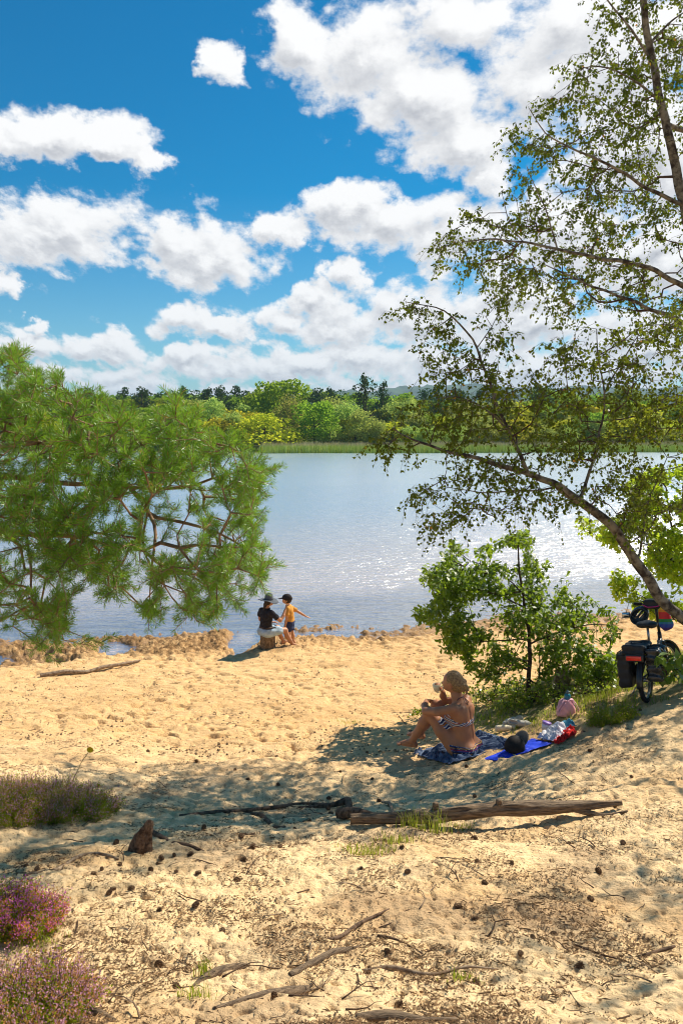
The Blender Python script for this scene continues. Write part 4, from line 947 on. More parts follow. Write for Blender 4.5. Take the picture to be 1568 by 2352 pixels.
MB().torus((0, 0, 0), (0, 0, 1), .15, .012, 30, 6, 1.6).obj('belt', mat('belt_leather', (.06, .035, .02), .6), A).matrix_local = Matrix.Translation((-.0, 0, sz+.205)) @ Matrix.Diagonal((.86, 1.16, 1, 1))
hat = MB(); k = 48; P_h = []; prof = [(.012, .155), (.06, .148), (.088, .115), (.097, .06), (.101, .01), (.13, -.004), (.20, -.010), (.245, -.018), (.243, -.024), (.13, -.010), (.098, .0), (.09, .06), (.05, .135), (.01, .145)]
V = []
for i, (r, z) in enumerate(prof):
    for j in range(k):
        t_ = 2*math.pi*j/k; br = max(0, (r-.10)/.14); V.append((r*math.cos(t_), r*.94*math.sin(t_), z+br*(.020*math.sin(2*t_+.6)-.018*math.cos(t_)+.010*math.sin(5*t_))))
F = [(i*k+j, i*k+(j+1) % k, (i+1)*k+(j+1) % k, (i+1)*k+j) for i in range(len(prof)-1) for j in range(k)]+[tuple(range(k))]
hat.add(V, F); ho = hat.obj('sunhat', mat('grey_felt', (.11, .12, .135), .9, .1, var=.15, vscale=30, bump=.001, bscale=200), A); ho.location = (.075, -.01, sz+.83); ho.rotation_euler = (R(4), R(4), 0)
MB().torus((.075, -.01, sz+.845), (0, .05, 1), .101, .006, 40, 6, 2.6).obj('hat_band', mat('hat_ribbon', (.05, .055, .065), .8), A)
H = SDF((-.12, -.14, .85), (.22, .14, 1.3), .007); H.ell((.045, -.01, sz+.775), (.078, .082, .07), .02); H.cone((-.01, .0, sz+.73), (-.045, .01, sz+.60), .045, .02, .02); H.mesh('hair', mat('dark_hair', (.03, .02, .015), .6), A)

# ---- child standing beside the adult
cp_ = G(291, 644); cp_[2] = gz(cp_[0], cp_[1])-.01
CZ = R(168); B = thing('person', 'small child in a black cap, ochre T-shirt and navy shorts standing by the seated adult', 'person', cp_, CZ); B.scale = (1.03, 1.03, 1.03)
S = SDF((-.45, -.42, -.02), (.36, .36, 1.16), .008)
S.ell((.02, 0, .50), (.075, .095, .075), .03); S.ell((.03, 0, .60), (.07, .085, .10), .05); S.ell((.045, 0, .71), (.072, .098, .09), .05); S.ell((.05, .09, .765), (.035, .035, .03), .03); S.ell((.05, -.09, .765), (.035, .035, .03), .03)
S.chain([(.055, 0, .78), (.075, 0, .85)], [.045, .034], .02)
S.ell((.09, 0, .935), (.088, .072, .095), .02); S.ell((.135, 0, .895), (.045, .045, .045), .02); S.cone((.172, 0, .925), (.183, 0, .905), .005, .008, .006); S.ell((.165, 0, .880), (.008, .014, .005), .004)
for q in (1, -1): S.ell((.075, q*.073, .915), (.016, .007, .023), .005)
S.chain([(.05, .10, .755), (.055, .125, .65), (.06, .13, .56)], [.034, .031, .026], .015); S.chain([(.06, .13, .56), (.075, .125, .49), (.085, .12, .42)], [.026, .023, .017], .012); hand(S, (.085, .12, .42), (.1, 0, -1), (.3, -1, 0), .72, .4, 1)
S.chain([(.05, -.10, .755), (-.05, -.16, .68), (-.13, -.20, .62)], [.034, .031, .026], .015); S.chain([(-.13, -.20, .62), (-.19, -.23, .575), (-.24, -.25, .54)], [.026, .023, .017], .012); hand(S, (-.24, -.25, .54), (-.9, -.25, -.35), (0, 0, -1), .72, .1, 1)
for q, fx_ in ((1, .035), (-1, -.02)):
    S.chain([(.02, q*.05, .46), (.025, q*.055, .36), (.02+fx_*.5, q*.055, .27)], [.068, .055, .042], .02); S.chain([(.02+fx_*.5, q*.055, .27), (.0+fx_*.8, q*.057, .17), (.0+fx_, q*.057, .075)], [.040, .041, .027], .02); foot(S, (.0+fx_, q*.057, .072), (1, q*.15, 0), .11, .028)
S.mesh('body', skin_c, B); Vb = S.V.copy(); X, Y, Z = S.X, S.Y, S.Z
fold = (.004*np.sin(Z*70+Y*30+X*30)).astype(np.float32)
tor = np.maximum(np.maximum(.485-Z, Z-.815), np.abs(Y)-.115); tor = np.maximum(tor, np.maximum(X-.16, -.06-X))
sls = []
for a, b in (((.05, .09, .76), (.056, .135, .63)), ((.05, -.09, .76), (-.06, -.165, .675))):
    t_, d = tube_d(a, b, .055); sls.append(np.maximum(d, (t_-.995)*.13))
S.copy(np.maximum(Vb-.014+fold, np.minimum(tor, np.minimum(*sls))).astype(np.float32)).mesh('t_shirt', mat('ochre_cotton', (.62, .30, .06), .85, .2, var=.12, vscale=20, bump=.003, bscale=30), B)
S.copy(np.maximum(Vb-.012+fold, np.maximum(np.maximum(Z-.50, .285-Z), np.abs(Y)-.125)).astype(np.float32)).mesh('shorts', mat('navy_cotton', (.035, .05, .12), .85, .2, var=.2, vscale=20, bump=.003, bscale=30), B)
Hh = SDF((-.06, -.12, .80), (.24, .12, 1.06), .005); Hh.ell((.08, 0, .93), (.095, .078, .085), .02); Hh.V = np.maximum(Hh.V, np.maximum(Hh.X-.105-.4*(Hh.Z-.93), .865-Hh.Z).astype(np.float32)); Hh.mesh('hair', mat('child_hair', (.035, .022, .016), .6), B)
Hh = SDF((-.06, -.14, .86), (.34, .14, 1.08), .005); Hh.ell((.085, 0, .965), (.105, .086, .085), .01); Hh.V = np.maximum(Hh.V, (.935+.10*(Hh.X-.08)-Hh.Z).astype(np.float32)); Hh.ell((.205, 0, .950), (.075, .062, .008), .008, (0, 8, 0)); Hh.ell((.085, 0, 1.05), (.009, .009, .006), .004)
Hh.mesh('cap', mat('black_cap', (.022, .017, .017), .8, .2), B)
MB().torus((-.018, 0, .955), (1, 0, 0), .022, .006, 18, 6).obj('cap_strap', mat('cap_strap', (.04, .03, .03), .7), B)
# ---------------------------------------------------------------- things on the rug and the bank
def z2(x, y): return G((1550+x*.5102)/4, (2600+y*.5102)/4)
def sheet(name, label, cat, quad, m, nu=60, nv=40, wr=.012, th=.004, sc=9.0, seed=1, lift=.012, edge=.03, group=None, heap=0.0):
    """cloth lying on the ground: quad = four ground points; creased, with an uneven edge and a real thickness"""
    q = [np.array(p) for p in quad]; u, v = np.meshgrid(np.linspace(0, 1, nu), np.linspace(0, 1, nv), indexing='ij')
    P = (q[0]*((1-u)*(1-v))[..., None]+q[1]*(u*(1-v))[..., None]+q[2]*(u*v)[..., None]+q[3]*((1-u)*v)[..., None])
    ed = edge*(pn(u*5+seed, v*5, seed)); P[..., 0] += ed; P[..., 1] += edge*pn(u*4, v*6+9, seed+3)
    x, y = P[..., 0], P[..., 1]; w = np.abs(fbm(x*sc+pn(x*4, y*4, seed)*1.5, y*sc*1.6, 3, seed+5, .55)); rim = np.minimum(np.minimum(u, 1-u), np.minimum(v, 1-v))
    z = T(x, y, False)+lift+w*wr*2.2*(ss(0, .06, rim)*.8+.2)+heap*ss(0, .45, rim)*(.6+.6*fbm(x*6, y*6, 2, seed+8))
    o = P.mean((0, 1)); o[2] = z.min(); top = np.stack([x, y, z], -1)-o; bot = top-np.array((0, 0, th)); n = nu*nv
    ii = np.arange(n).reshape(nu, nv); F = np.stack([ii[:-1, :-1], ii[1:, :-1], ii[1:, 1:], ii[:-1, 1:]], -1).reshape(-1, 4)
    ring = np.concatenate([ii[:, 0], ii[-1, 1:], ii[-2::-1, -1], ii[0, -2:0:-1]]); r2 = np.roll(ring, -1)
    F = np.concatenate([F, F[:, ::-1]+n, np.stack([ring, ring+n, r2+n, r2], -1)])
    ob = mk(name, np.concatenate([top.reshape(-1, 3), bot.reshape(-1, 3)]), F, m, None, True); ob.location = o; return tag(ob, label, cat, group)
rug_m = mat('slate_blue_towel', (.15, .20, .30), .9, .1, vscale=9, col2=(.05, .075, .14), bump=.004, bscale=70)
blue_m = mat('bright_blue_cloth', (.01, .05, .62), .6, .3, var=.15, vscale=6, bump=.002, bscale=60)
sheet('beach_towel', 'crumpled slate-blue towel under the sunbather', 'towel', [z2(185,822), z2(470,905), z2(1010,745), z2(730,648)], rug_m, 140, 80, .034, .004, 7, 3, .012)
sheet('picnic_rug', 'smooth bright blue rug showing beyond the crumpled towel', 'rug', [z2(735,866), z2(880,872), z2(1290,735), z2(1120,698)], blue_m, 70, 30, .008, .003, 5, 7, .006)
pm = bpy.data.materials.new('printed_cotton'); pm.use_nodes = True; t = pm.node_tree; N = NG(t); b = t.nodes['Principled BSDF']; tc = N.n('ShaderNodeTexCoord', out=3)
nn = N.noise(tc, 48.0, 2.0, .5, 1.5); k = N.mr(N.m('ABSOLUTE', N.m('SUBTRACT', nn, .5)), .012, .035, 1, 0)
t.links.new(N.mix(k, (.80, .80, .82), (.16, .10, .20)), b.inputs['Base Color']); b.inputs['Roughness'].default_value = .85
sheet('printed_cloth', 'bundled white cloth with a dark scribbled print at the end of the rug', 'cloth', [z2(1165,712), z2(1290,735), z2(1450,665), z2(1330,600)], pm, 60, 40, .025, .004, 9, 12, .03, .02, None, .085)
sheet('red_cloth', 'crumpled red cloth spilling from under the printed white one', 'cloth', [z2(1265,722), z2(1330,752), z2(1470,672), z2(1455,618)], mat('red_cotton', (.62, .015, .012), .8, .2, var=.3, vscale=10), 50, 34, .03, .004, 9, 15, .02, .02, None, .06)
sheet('teal_cloth', 'small teal-blue cloth tucked behind the printed white one', 'cloth', [z2(1310,612), z2(1400,632), z2(1478,612), z2(1390,585)], mat('teal_cotton', (.05, .22, .32), .8, .2, var=.2, vscale=10), 36, 26, .02, .004, 9, 18, .03, .015, None, .05)
# cap
c0 = z2(1000, 795)
e = thing('cap', 'grey and black cap lying brim up on the towel', 'cap', c0+(0, 0, .02), R(40))
Hh = SDF((-.16, -.15, -.03), (.22, .15, .20), .006); Hh.ell((-.02, 0, .03), (.11, .10, .115), 0); inner = Hh.copy(Hh.V.copy()+.008); Hh.V = np.maximum(Hh.V, -Hh.Z.astype(np.float32)); Hh.mesh('crown', mat('black_canvas', (.022, .02, .02), .8, .2, var=.2, vscale=20), e)
Hh = SDF((-.16, -.15, -.03), (.22, .15, .24), .005); Hh.ell((.075, 0, .085), (.100, .085, .010), 0, (0, -48, 0)); Hh.mesh('brim', mat('grey_canvas', (.13, .115, .10), .85, .2, var=.15, vscale=25), e)
# flask
c0 = z2(918, 640); e = thing('flask', 'cream insulated flask lying on the grass edge behind the towel', 'flask', c0+(0, 0, .04), R(6))
Mx = Matrix.Rotation(R(90), 4, 'Y'); cm = mat('cream_enamel', (.80, .68, .46), .35, .5, var=.03)
m_ = MB(); m_.lathe([(.0005, -.11), (.032, -.11), (.036, -.104), (.036, .055), (.033, .065)], 26, (0, 0, 0), Mx); m_.obj('flask_body', cm, e)
m_ = MB(); m_.lathe([(.033, .066), (.034, .069), (.034, .105), (.029, .114), (.0005, .114)], 26, (0, 0, 0), Mx); m_.obj('cap', mat('cream_cap', (.72, .60, .40), .45, .4), e)
MB().torus((.066, 0, 0), (1, 0, 0), .0335, .002, 26, 6).obj('ring', mat('flask_ring', (.5, .4, .25), .3, .5, .6), e)
# a pair of shoes
def shoe(c, rz, lab, pitch):
    e = thing('shoe', lab, 'shoe', c, rz, 'shoes behind the flask'); e.rotation_euler = (pitch, 0, rz)
    Q = SDF((-.15, -.07, -.01), (.16, .07, .12), .004); Q.chain([(-.10, 0, .035), (-.02, 0, .035), (.07, 0, .032), (.11, 0, .028)], [.036, .034, .040, .030], .02); Q.ell((-.085, 0, .06), (.042, .032, .035), .02); Q.ell((0, .0, .055), (.05, .03, .03), .02)
    Q.V = np.maximum(Q.V, (.012-Q.Z).astype(np.float32)); Q.ell((-.065, 0, .098), (.055, .022, .045), .0, (0, 0, 0), True); Q.mesh('upper', shoe_m, e)
    Q = SDF((-.16, -.07, -.01), (.17, .07, .04), .004); Q.chain([(-.10, 0, .008), (-.02, 0, .008), (.07, 0, .008), (.115, 0, .008)], [.040, .036, .044, .032], .01); Q.V = np.maximum(Q.V, np.maximum(-Q.Z, Q.Z-.016).astype(np.float32)); Q.mesh('sole', sole_m, e)
    m_ = MB()
    for i in range(4): m_.tube([(.005+.018*i, -.022, .068-.004*i), (.008+.018*i, 0, .077-.006*i), (.005+.018*i, .022, .068-.004*i)], .0025, 5)
    m_.obj('laces', sole_m, e)
shoe_m = mat('grey_canvas_shoe', (.50, .47, .40), .85, .2, var=.08, vscale=20); sole_m = mat('white_rubber', (.75, .74, .70), .5, .3)
shoe(z2(978, 592)+(0, 0, .012), R(205), 'grey canvas shoe standing nearest the flask', 0); shoe(z2(1036, 600)+(0, 0, .03), R(-25), 'grey canvas shoe tipped over beside its pair', R(62))
# tub with a lilac lid
c0 = z2(1228, 632); e = thing('plastic_tub', 'small clear tub with a lilac lid beside the bundled cloths', 'tub', c0+(0, 0, .005), R(15))
e.rotation_euler = (0, R(14), R(15))
MB().lathe([(.0005, 0), (.040, 0), (.046, .075), (.044, .075), (.038, .004), (.0005, .004)], 26).obj('tub_body', mat('clear_plastic', (.75, .74, .80), .25, .5), e); MB().lathe([(.049, .070), (.050, .086), (.046, .092), (.0005, .092)], 26).obj('lid', mat('lilac_plastic', (.36, .22, .58), .4, .4), e)
# pink bag with a bottle
c0 = G(565, 716)
e = thing('tote_bag', 'small pink cloth bag with drooping handles on the grass below the young oak', 'bag', c0, R(8)); pk = mat('pink_canvas', (.78, .42, .48), .85, .2, var=.10, vscale=9, bump=.004, bscale=22)
Q = SDF((-.17, -.11, -.02), (.17, .11, .26), .005); Q.ell((0, 0, .07), (.105, .062, .085), .02); Q.ell((0, 0, .15), (.085, .045, .075), .05); Q.ell((.05, 0, .03), (.055, .05, .04), .03); Q.ell((-.05, 0, .03), (.055, .05, .04), .03); Q.V += (.004*np.sin(Q.X*75+Q.Z*30)*np.cos(Q.Z*34)).astype(np.float32); Q.V = np.maximum(Q.V, np.maximum(Q.Z-.195, -Q.Z).astype(np.float32)); Q.mesh('bag_body', pk, e)
for q in (1, -1):
    P = [(.02*q, -.04, .19), (.05*q, -.055, .205), (.09*q, -.06, .15), (.125*q, -.055, .085), (.115*q, -.065, .07), (.08*q, -.065, .12), (.04*q, -.06, .175)]
    MB().tube(P, .013, 8, True, .35).obj('handle', pk, e)
bt = thing('water_bottle', 'teal bottle poking out of the pink bag', 'bottle', c0+(.012, .01, .12), 0); tm = mat('teal_plastic', (.02, .20, .26), .2, .6)
MB().lathe([(.0005, 0), (.034, 0), (.035, .10), (.030, .125), (.017, .135)], 24).obj('bottle_body', tm, bt); MB().lathe([(.019, .134), (.019, .156), (.010, .160), (.008, .172), (.0005, .174)], 20).obj('cap', mat('bottle_cap', (.10, .16, .18), .4, .4), bt)

pc = G(561, 687); pc[2] = gz(pc[0], pc[1]); e = thing('tree_stump', 'short pale weathered stump behind the pink bag', 'stump', pc); sm_ = mat('pale_stump_wood', (.38, .32, .22), .9, .1, vscale=25, col2=(.17, .13, .08), bump=.01, bscale=40)
V = []; k = 22
for i, (r, z) in enumerate([(.12, -.08), (.10, .05), (.085, .16), (.075, .24), (.06, .26)]):
    for j in range(k): t_ = 2*math.pi*j/k; q = r*(1+.10*math.sin(3*t_+i*.2)+.05*math.sin(8*t_)); V.append((q*math.cos(t_), q*math.sin(t_), z+(.03*math.sin(t_+1) if i > 2 else 0)))
mk('stump_wood', V, [(i*k+j, i*k+(j+1) % k, (i+1)*k+(j+1) % k, (i+1)*k+j) for i in range(4) for j in range(k)]+[tuple(4*k+j for j in range(k))], sm_, e, True)
fl0 = Gd(165, 1800); tp = np.array((.17, .02, .30)); e = thing('yellow_flower', 'single yellow flower on a thin leaning stem above the wide heather', 'flower', fl0)
MB().tube([(0, 0, 0), tp*(.5, .5, .6), tp], .0025, 5).obj('stem', mat('flower_stem', (.12, .16, .04), .7), e)
m_ = MB()
for i in range(14):
    a = 2*math.pi*i/14; d = np.array((math.cos(a), -.5, math.sin(a)*.9)); s_ = np.array((-math.sin(a), 0, math.cos(a)))*.006; m_.add([tp-s_*.4, tp+s_*.4, tp+d*.026+s_, tp+d*.032, tp+d*.026-s_], [(0, 1, 2, 3, 4)])
m_.lathe([(.0005, -.004), (.009, -.002), (.009, .004), (.0005, .008)], 10, tp, Matrix.Rotation(R(70), 4, 'X')); m_.obj('petals', mat('yellow_petals', (.85, .62, .02), .6), e)
# ---------------------------------------------------------------- the loaded bicycle
bk = G(646.5, 701); bk[2] = gz(bk[0], bk[1])-.012
BZ = math.atan2(.84, .57)
bike = thing('bicycle', 'black folding bicycle loaded with black bags, leaning on its stand on the bank', 'bicycle', bk, 0)
bike.rotation_euler = (Matrix.Rotation(BZ, 3, 'Z') @ Matrix.Rotation(R(-8), 3, 'X')).to_euler()
zf = gz(bk[0]+1.03*math.cos(BZ), bk[1]+1.03*math.sin(BZ)); tilt = math.atan2(zf-bk[2], 1.03)
bike.scale = (.93,)*3; bike.rotation_euler = (Matrix.Rotation(BZ, 3, 'Z') @ Matrix.Rotation(-tilt, 3, 'Y') @ Matrix.Rotation(R(-8), 3, 'X')).to_euler()
blk = mat('black_enamel', (.015, .015, .017), .3, .5); rub = mat('tyre_rubber', (.02, .02, .02), .8, .2, bump=.002, bscale=120); alu = mat('steel', (.35, .35, .36), .3, .5, .8); nyl = mat('black_nylon', (.020, .020, .022), .5, .35, var=.25, vscale=16, bump=.004, bscale=28)
def wheel(cx, ax=(0, 1, 0), nm='rear'):
    w = MB().torus((cx, 0, .262), ax, .232, .028, 56, 12).obj('wheel', rub, bike)
    MB().torus((cx, 0, .262), ax, .203, .010, 48, 8, 1.4).obj('rim', alu, w)
    m_ = MB(); a = Vector(ax).normalized(); q = a.to_track_quat('Z', 'Y'); ex = q @ Vector((1, 0, 0)); ey = q @ Vector((0, 1, 0)); c = Vector((cx, 0, .262))
    for i in range(24):
        t_ = 2*math.pi*i/24; o_ = a*(.022 if i % 2 else -.022); d = ex*math.cos(t_)+ey*math.sin(t_); d2 = ex*math.cos(t_+.5)+ey*math.sin(t_+.5); m_.tube([c+o_+d2*.022, c+d*.202], .0013, 4, False)
    m_.tube([c-a*.05, c+a*.05], .024 if nm == 'rear' else .018, 14); m_.obj('spokes', alu, w)
wheel(0); fa = (-math.sin(R(-24)), math.cos(R(-24)), 0); wheel(1.03, fa, 'front')
for cx, a0, a1, ax, nm in ((0, -15, 190, (0, 1, 0), 0), (1.03, 10, 170, fa, 1)):
    m_ = MB(); q = Vector(ax).to_track_quat('Z', 'Y'); ex = q @ Vector((1, 0, 0)); ey = q @ Vector((0, 1, 0)); P = []
    base = math.atan2(ex.z, ey.z)
    for i in range(25):
        t_ = R(a0+(a1-a0)*i/24); f = Vector((1, 0, 0)) if nm == 0 else Vector((math.cos(R(-24)), math.sin(R(-24)), 0)); P.append(Vector((cx, 0, .262))+f*(.275*math.cos(t_))+Vector((0, 0, 1))*(.275*math.sin(t_)))
    m_.tube(P, .034, 8, True, .35); m_.obj('mudguard', blk, bike)
m_ = MB(); BB = (.42, 0, .28)
m_.tube([(0, .05, .262), (.2, .045, .27), BB], .011, 8); m_.tube([(0, -.05, .262), (.2, -.045, .27), BB], .011, 8); m_.tube([(0, .05, .262), (.18, .03, .42), (.34, 0, .56)], .009, 8); m_.tube([(0, -.05, .262), (.18, -.03, .42), (.34, 0, .56)], .009, 8)
m_.tube([BB, (.36, 0, .46), (.33, 0, .60)], .019, 10); m_.tube([BB, (.60, 0, .30), (.80, 0, .50), (.86, 0, .60)], .028, 10); m_.tube([(.355, 0, .45), (.60, 0, .47), (.855, 0, .585)], .020, 10); m_.tube([(.875, 0, .54), (.845, 0, .68)], .025, 12); m_.obj('frame', blk, bike)
m_ = MB(); s_ = Vector((math.sin(R(24)), math.cos(R(24)), 0))
for q in (1, -1): m_.tube([(1.03+s_.x*.055*q, s_.y*.055*q, .262), (.93+s_.x*.052*q, s_.y*.052*q, .50), (.885+s_.x*.04*q, s_.y*.04*q, .555)], .013, 8)
m_.tube([(.885+s_.x*.05, s_.y*.05, .555), (.885-s_.x*.05, -s_.y*.05, .555)], .014, 8); m_.obj('fork', blk, bike)
m_ = MB(); m_.tube([(.845, 0, .68), (.80, 0, .92), (.79, 0, 1.02)], .018, 10); m_.obj('stem', blk, bike)
hb = MB(); P = [Vector((.79, 0, 1.02))+s_*q+Vector((-.10*abs(q)/.28, 0, .02*abs(q)/.28)) for q in (-.29, -.2, -.1, 0, .1, .2, .29)]; hbo = hb.tube(P, .011, 10).obj('handlebar', blk, bike)
for q in (1, -1): MB().tube([P[3+3*q]-s_*q*.005, P[3+3*q]-s_*q*.11+Vector((.03, 0, 0))], .017, 10).obj('grip', rub, hbo); MB().tube([P[3+3*q]-s_*q*.09+Vector((.03, 0, 0)), P[3+3*q]-s_*q*.06+Vector((.07, 0, -.02)), P[3+3*q]-s_*q*.0+Vector((.07, 0, -.035))], .005, 6).obj('brake_lever', blk, hbo)
m_ = MB(); m_.tube([P[0]+s_*.03, P[0]+Vector((-.02, .0, .05)), P[0]+Vector((-.03, -.02, .10))], .004, 6); m_.tube([P[6], P[6]+Vector((-.02, .05, .03)), P[6]+Vector((-.03, .10, -.12))], .004, 6); m_.add(*(lambda r: (r[0]@np.array(Matrix.Rotation(R(20), 3, 'Z')).T+np.array(P[6]+Vector((-.03, .10, -.14))), r[1]))(bpy_box((.014, .10, .07), .005))); m_.obj('mirror', mat('mirror_glass', (.35, .38, .42), .08, .6, .9), hbo)
# saddle
Q = SDF((.18, -.15, .78), (.56, .15, .94), .006); Q.ell((.29, .05, .86), (.095, .072, .042), .03); Q.ell((.29, -.05, .86), (.095, .072, .042), .03); Q.cone((.33, 0, .865), (.50, 0, .85), .045, .022, .03); Q.mesh('saddle', nyl, bike); MB().tube([(.33, 0, .58), (.30, 0, .83)], .015, 10).obj('seat_post', alu, bike)
# rack, lamp, stand, cranks
m_ = MB()
for q in (1, -1): m_.tube([(0, .06*q, .27), (-.02, .06*q, .56)], .005, 6); m_.tube([(-.22, .055*q, .57), (.30, .055*q, .57)], .006, 6); m_.tube([(0, .06*q, .27), (-.15, .06*q, .56)], .005, 6)
for x in (-.22, -.1, .05, .2): m_.tube([(x, -.06, .57), (x, .06, .57)], .005, 6)
m_.obj('rear_rack', blk, bike)
ln_ = MB().box((-.27, .03, .565), (.03, .20, .085), None, .012).obj('lamp_bracket', blk, bike); MB().box((-.288, .035, .565), (.012, .165, .05), None, .02*.3).obj('rear_reflector', mat('red_reflector', (.75, .02, .01), .2, .6), ln_)
MB().tube([(.30, .04, .27), (.22, .17, .12), (.16, .235, .015)], .008, 8).obj('kickstand', alu, bike)
m_ = MB(); m_.torus((.42, -.05, .28), (0, 1, 0), .075, .006, 30, 6); m_.tube([(.42, -.065, .28), (.50, -.07, .15)], .009, 6); m_.tube([(.42, .065, .28), (.34, .07, .41)], .009, 6); m_.obj('crankset', alu, bike)
for p in ((.50, -.11, .15), (.34, .11, .41)): MB().box(p, (.09, .08, .022), None, .006).obj('pedal', rub, bike)
m_ = MB(); m_.tube([(.42, -.05, .355), (0, -.05, .29)], .004, 4); m_.tube([(.42, -.05, .205), (0, -.05, .235)], .004, 4); m_.obj('chain', alu, bike)
MB().box((.07, .085, .36), (.14, .05, .15), None, .015).obj('battery_box', blk, bike)
m_ = MB()
for q in (1, -1): m_.tube([P[3+2*q], P[3+2*q]+Vector((.10, 0, .02)), (.90, 0, .85), (.88, 0, .66)], .003, 5)
m_.obj('brake_cables', blk, bike)
# bags carried by the bicycle: things of their own
bpy.context.view_layer.update(); BM = bike.matrix_world.copy()
def onbike(name, label, cat, p): e = thing(name, label, cat, BM @ Vector(p)); e.rotation_euler = BM.to_euler(); e.scale = (.93,)*3; return e
def softbox(c, r, n=0, seed=1, sink=.012, drop=0.0):
    c = np.array(c); r = np.array(r); Q = SDF(c-r-.05, c+r+.05, .007); q = [np.abs(a-c[i])-r[i]+.035 for i, a in enumerate((Q.X, Q.Y, Q.Z))]
    d = np.sqrt(sum(np.maximum(v, 0)**2 for v in q))+np.minimum(np.maximum(np.maximum(q[0], q[1]), q[2]), 0)-.035
    w = np.sin(Q.X*31+seed)*np.sin(Q.Z*23+seed*2)*np.cos(Q.Y*27)+.5*np.sin(Q.Z*61+Q.X*40+seed); Q.V = (d+sink*w*.6).astype(np.float32); return Q
e = onbike('pannier_bag', 'tall black pannier hanging on the left side of the bicycle', 'pannier', (0, 0, 0)); softbox((-.02, .19, .39), (.15, .075, .20), 0, 2).mesh('bag_body', nyl, e); MB().box((-.02, .19, .575), (.24, .13, .02), None, .008).obj('flap', nyl, e)
MB().tube([(-.1, .11, .58), (-.16, .25, .60), (-.17, .27, .50)], .006, 5).obj('strap', nyl, e)
e = onbike('pannier_bag', 'slouching shiny black pannier on the right side of the bicycle', 'pannier', (0, 0, 0)); q_ = softbox((.0, -.145, .47), (.20, .075, .185), 0, 5, .03); q_.mesh('bag_body', mat('shiny_black_nylon', (.022, .022, .025), .25, .6, var=.2, vscale=10, bump=.010, bscale=14), e); MB().tube([(.05, -.02, .66), (.05, -.22, .64), (.05, -.23, .42)], .01, 6, True, .4).obj('strap', nyl, e)
e = onbike('rack_bag', 'black bag strapped across the rear rack of the bicycle', 'bag', (0, 0, 0)); softbox((-.02, .06, .635), (.19, .13, .06), 0, 8, .02).mesh('bag_body', nyl, e); MB().tube([(-.05, -.09, .60), (-.05, .0, .71), (-.05, .10, .715), (-.05, .20, .62)], .006, 6).obj('strap', nyl, e); MB().tube([(-.1, .19, .64), (-.16, .25, .60), (-.14, .27, .52)], .006, 6).obj('strap', nyl, e)
hc = P[5]; e = onbike('helmet', 'dark blue bicycle helmet hanging from the left end of the handlebar', 'helmet', hc+Vector((-.02, .02, -.14)))
Q = SDF((-.17, -.15, -.12), (.17, .15, .14), .006); Q.ell((0, 0, 0), (.140, .105, .095), 0); Q.V = np.maximum(Q.V, (-.035-Q.Z).astype(np.float32)); Q.ell((0, 0, -.03), (.118, .084, .085), 0, (0, 0, 0), True)
for y_ in (-.06, -.02, .02, .06): Q.ell((.0, y_, .075), (.085, .008, .04), 0, (0, 0, 0), True)
Q.mesh('shell', mat('helmet_shell', (.02, .035, .06), .2, .6), e)
for q in (1, -1): MB().tube([(.04, q*.09, -.03), (.0, q*.05, -.12), (.0, 0, -.14)], .004, 5).obj('strap', nyl, e)
e.rotation_euler = (BM.to_3x3() @ Matrix.Rotation(R(70), 3, 'Y') @ Matrix.Rotation(R(40), 3, 'Z')).to_euler()
e = onbike('handlebar_bag', 'black handlebar cover bag edged with magenta piping', 'bag', (0, 0, 0)); Q = softbox((.80, -.01, 1.04), (.09, .15, .055), 0, 3, .012); Q.mesh('bag_body', nyl, e)
MB().tube([(.70, .14, 1.04), (.70, .08, 1.01), (.70, -.02, 1.015), (.70, -.10, 1.04), (.71, -.16, 1.05)], .0055, 6).obj('piping', mat('magenta_piping', (.60, .03, .30), .6), e)
# rainbow striped bag
rb_ = P[2]+Vector((.0, -.01, 0)); e = onbike('drawstring_bag', 'rainbow striped bag hanging from the right end of the handlebar', 'bag', rb_)
m = bpy.data.materials.new('rainbow_stripes'); m.use_nodes = True; t = m.node_tree; N = NG(t); b = t.nodes['Principled BSDF']; zz = N.n('ShaderNodeSeparateXYZ', (N.n('ShaderNodeTexCoord', out=3),), 2); cr = t.nodes.new('ShaderNodeValToRGB'); cr.color_ramp.interpolation = 'CONSTANT'; el_ = cr.color_ramp.elements
for i, (p_, c_) in enumerate([(0, (.06, .02, .20)), (.12, (.01, .06, .42)), (.27, (.01, .18, .42)), (.36, (.01, .26, .05)), (.50, (.75, .02, .02)), (.80, (.80, .25, .01)), (.90, (.80, .50, .02))]):
    q = el_[i] if i < 2 else el_.new(p_); q.position = p_; q.color = (*c_, 1)
t.links.new(N.mr(zz, -.30, -.02, 0, 1, 'LINEAR'), cr.inputs[0]); t.links.new(cr.outputs[0], b.inputs['Base Color']); b.inputs['Roughness'].default_value = .45
Q = SDF((-.12, -.14, -.34), (.12, .14, .02), .006); Q.ell((0, -.02, -.22), (.040, .085, .09), .02, (12, 0, 0)); Q.ell((0, .0, -.10), (.030, .065, .10), .05); Q.V += (.004*np.sin(Q.Y*70+Q.Z*25)).astype(np.float32); Q.mesh('bag_body', m, e)
MB().tube([(0, 0, -.02), (0, .01, .012), (0, -.01, .012), (0, -.01, -.03)], .004, 6).obj('cord', nyl, e)
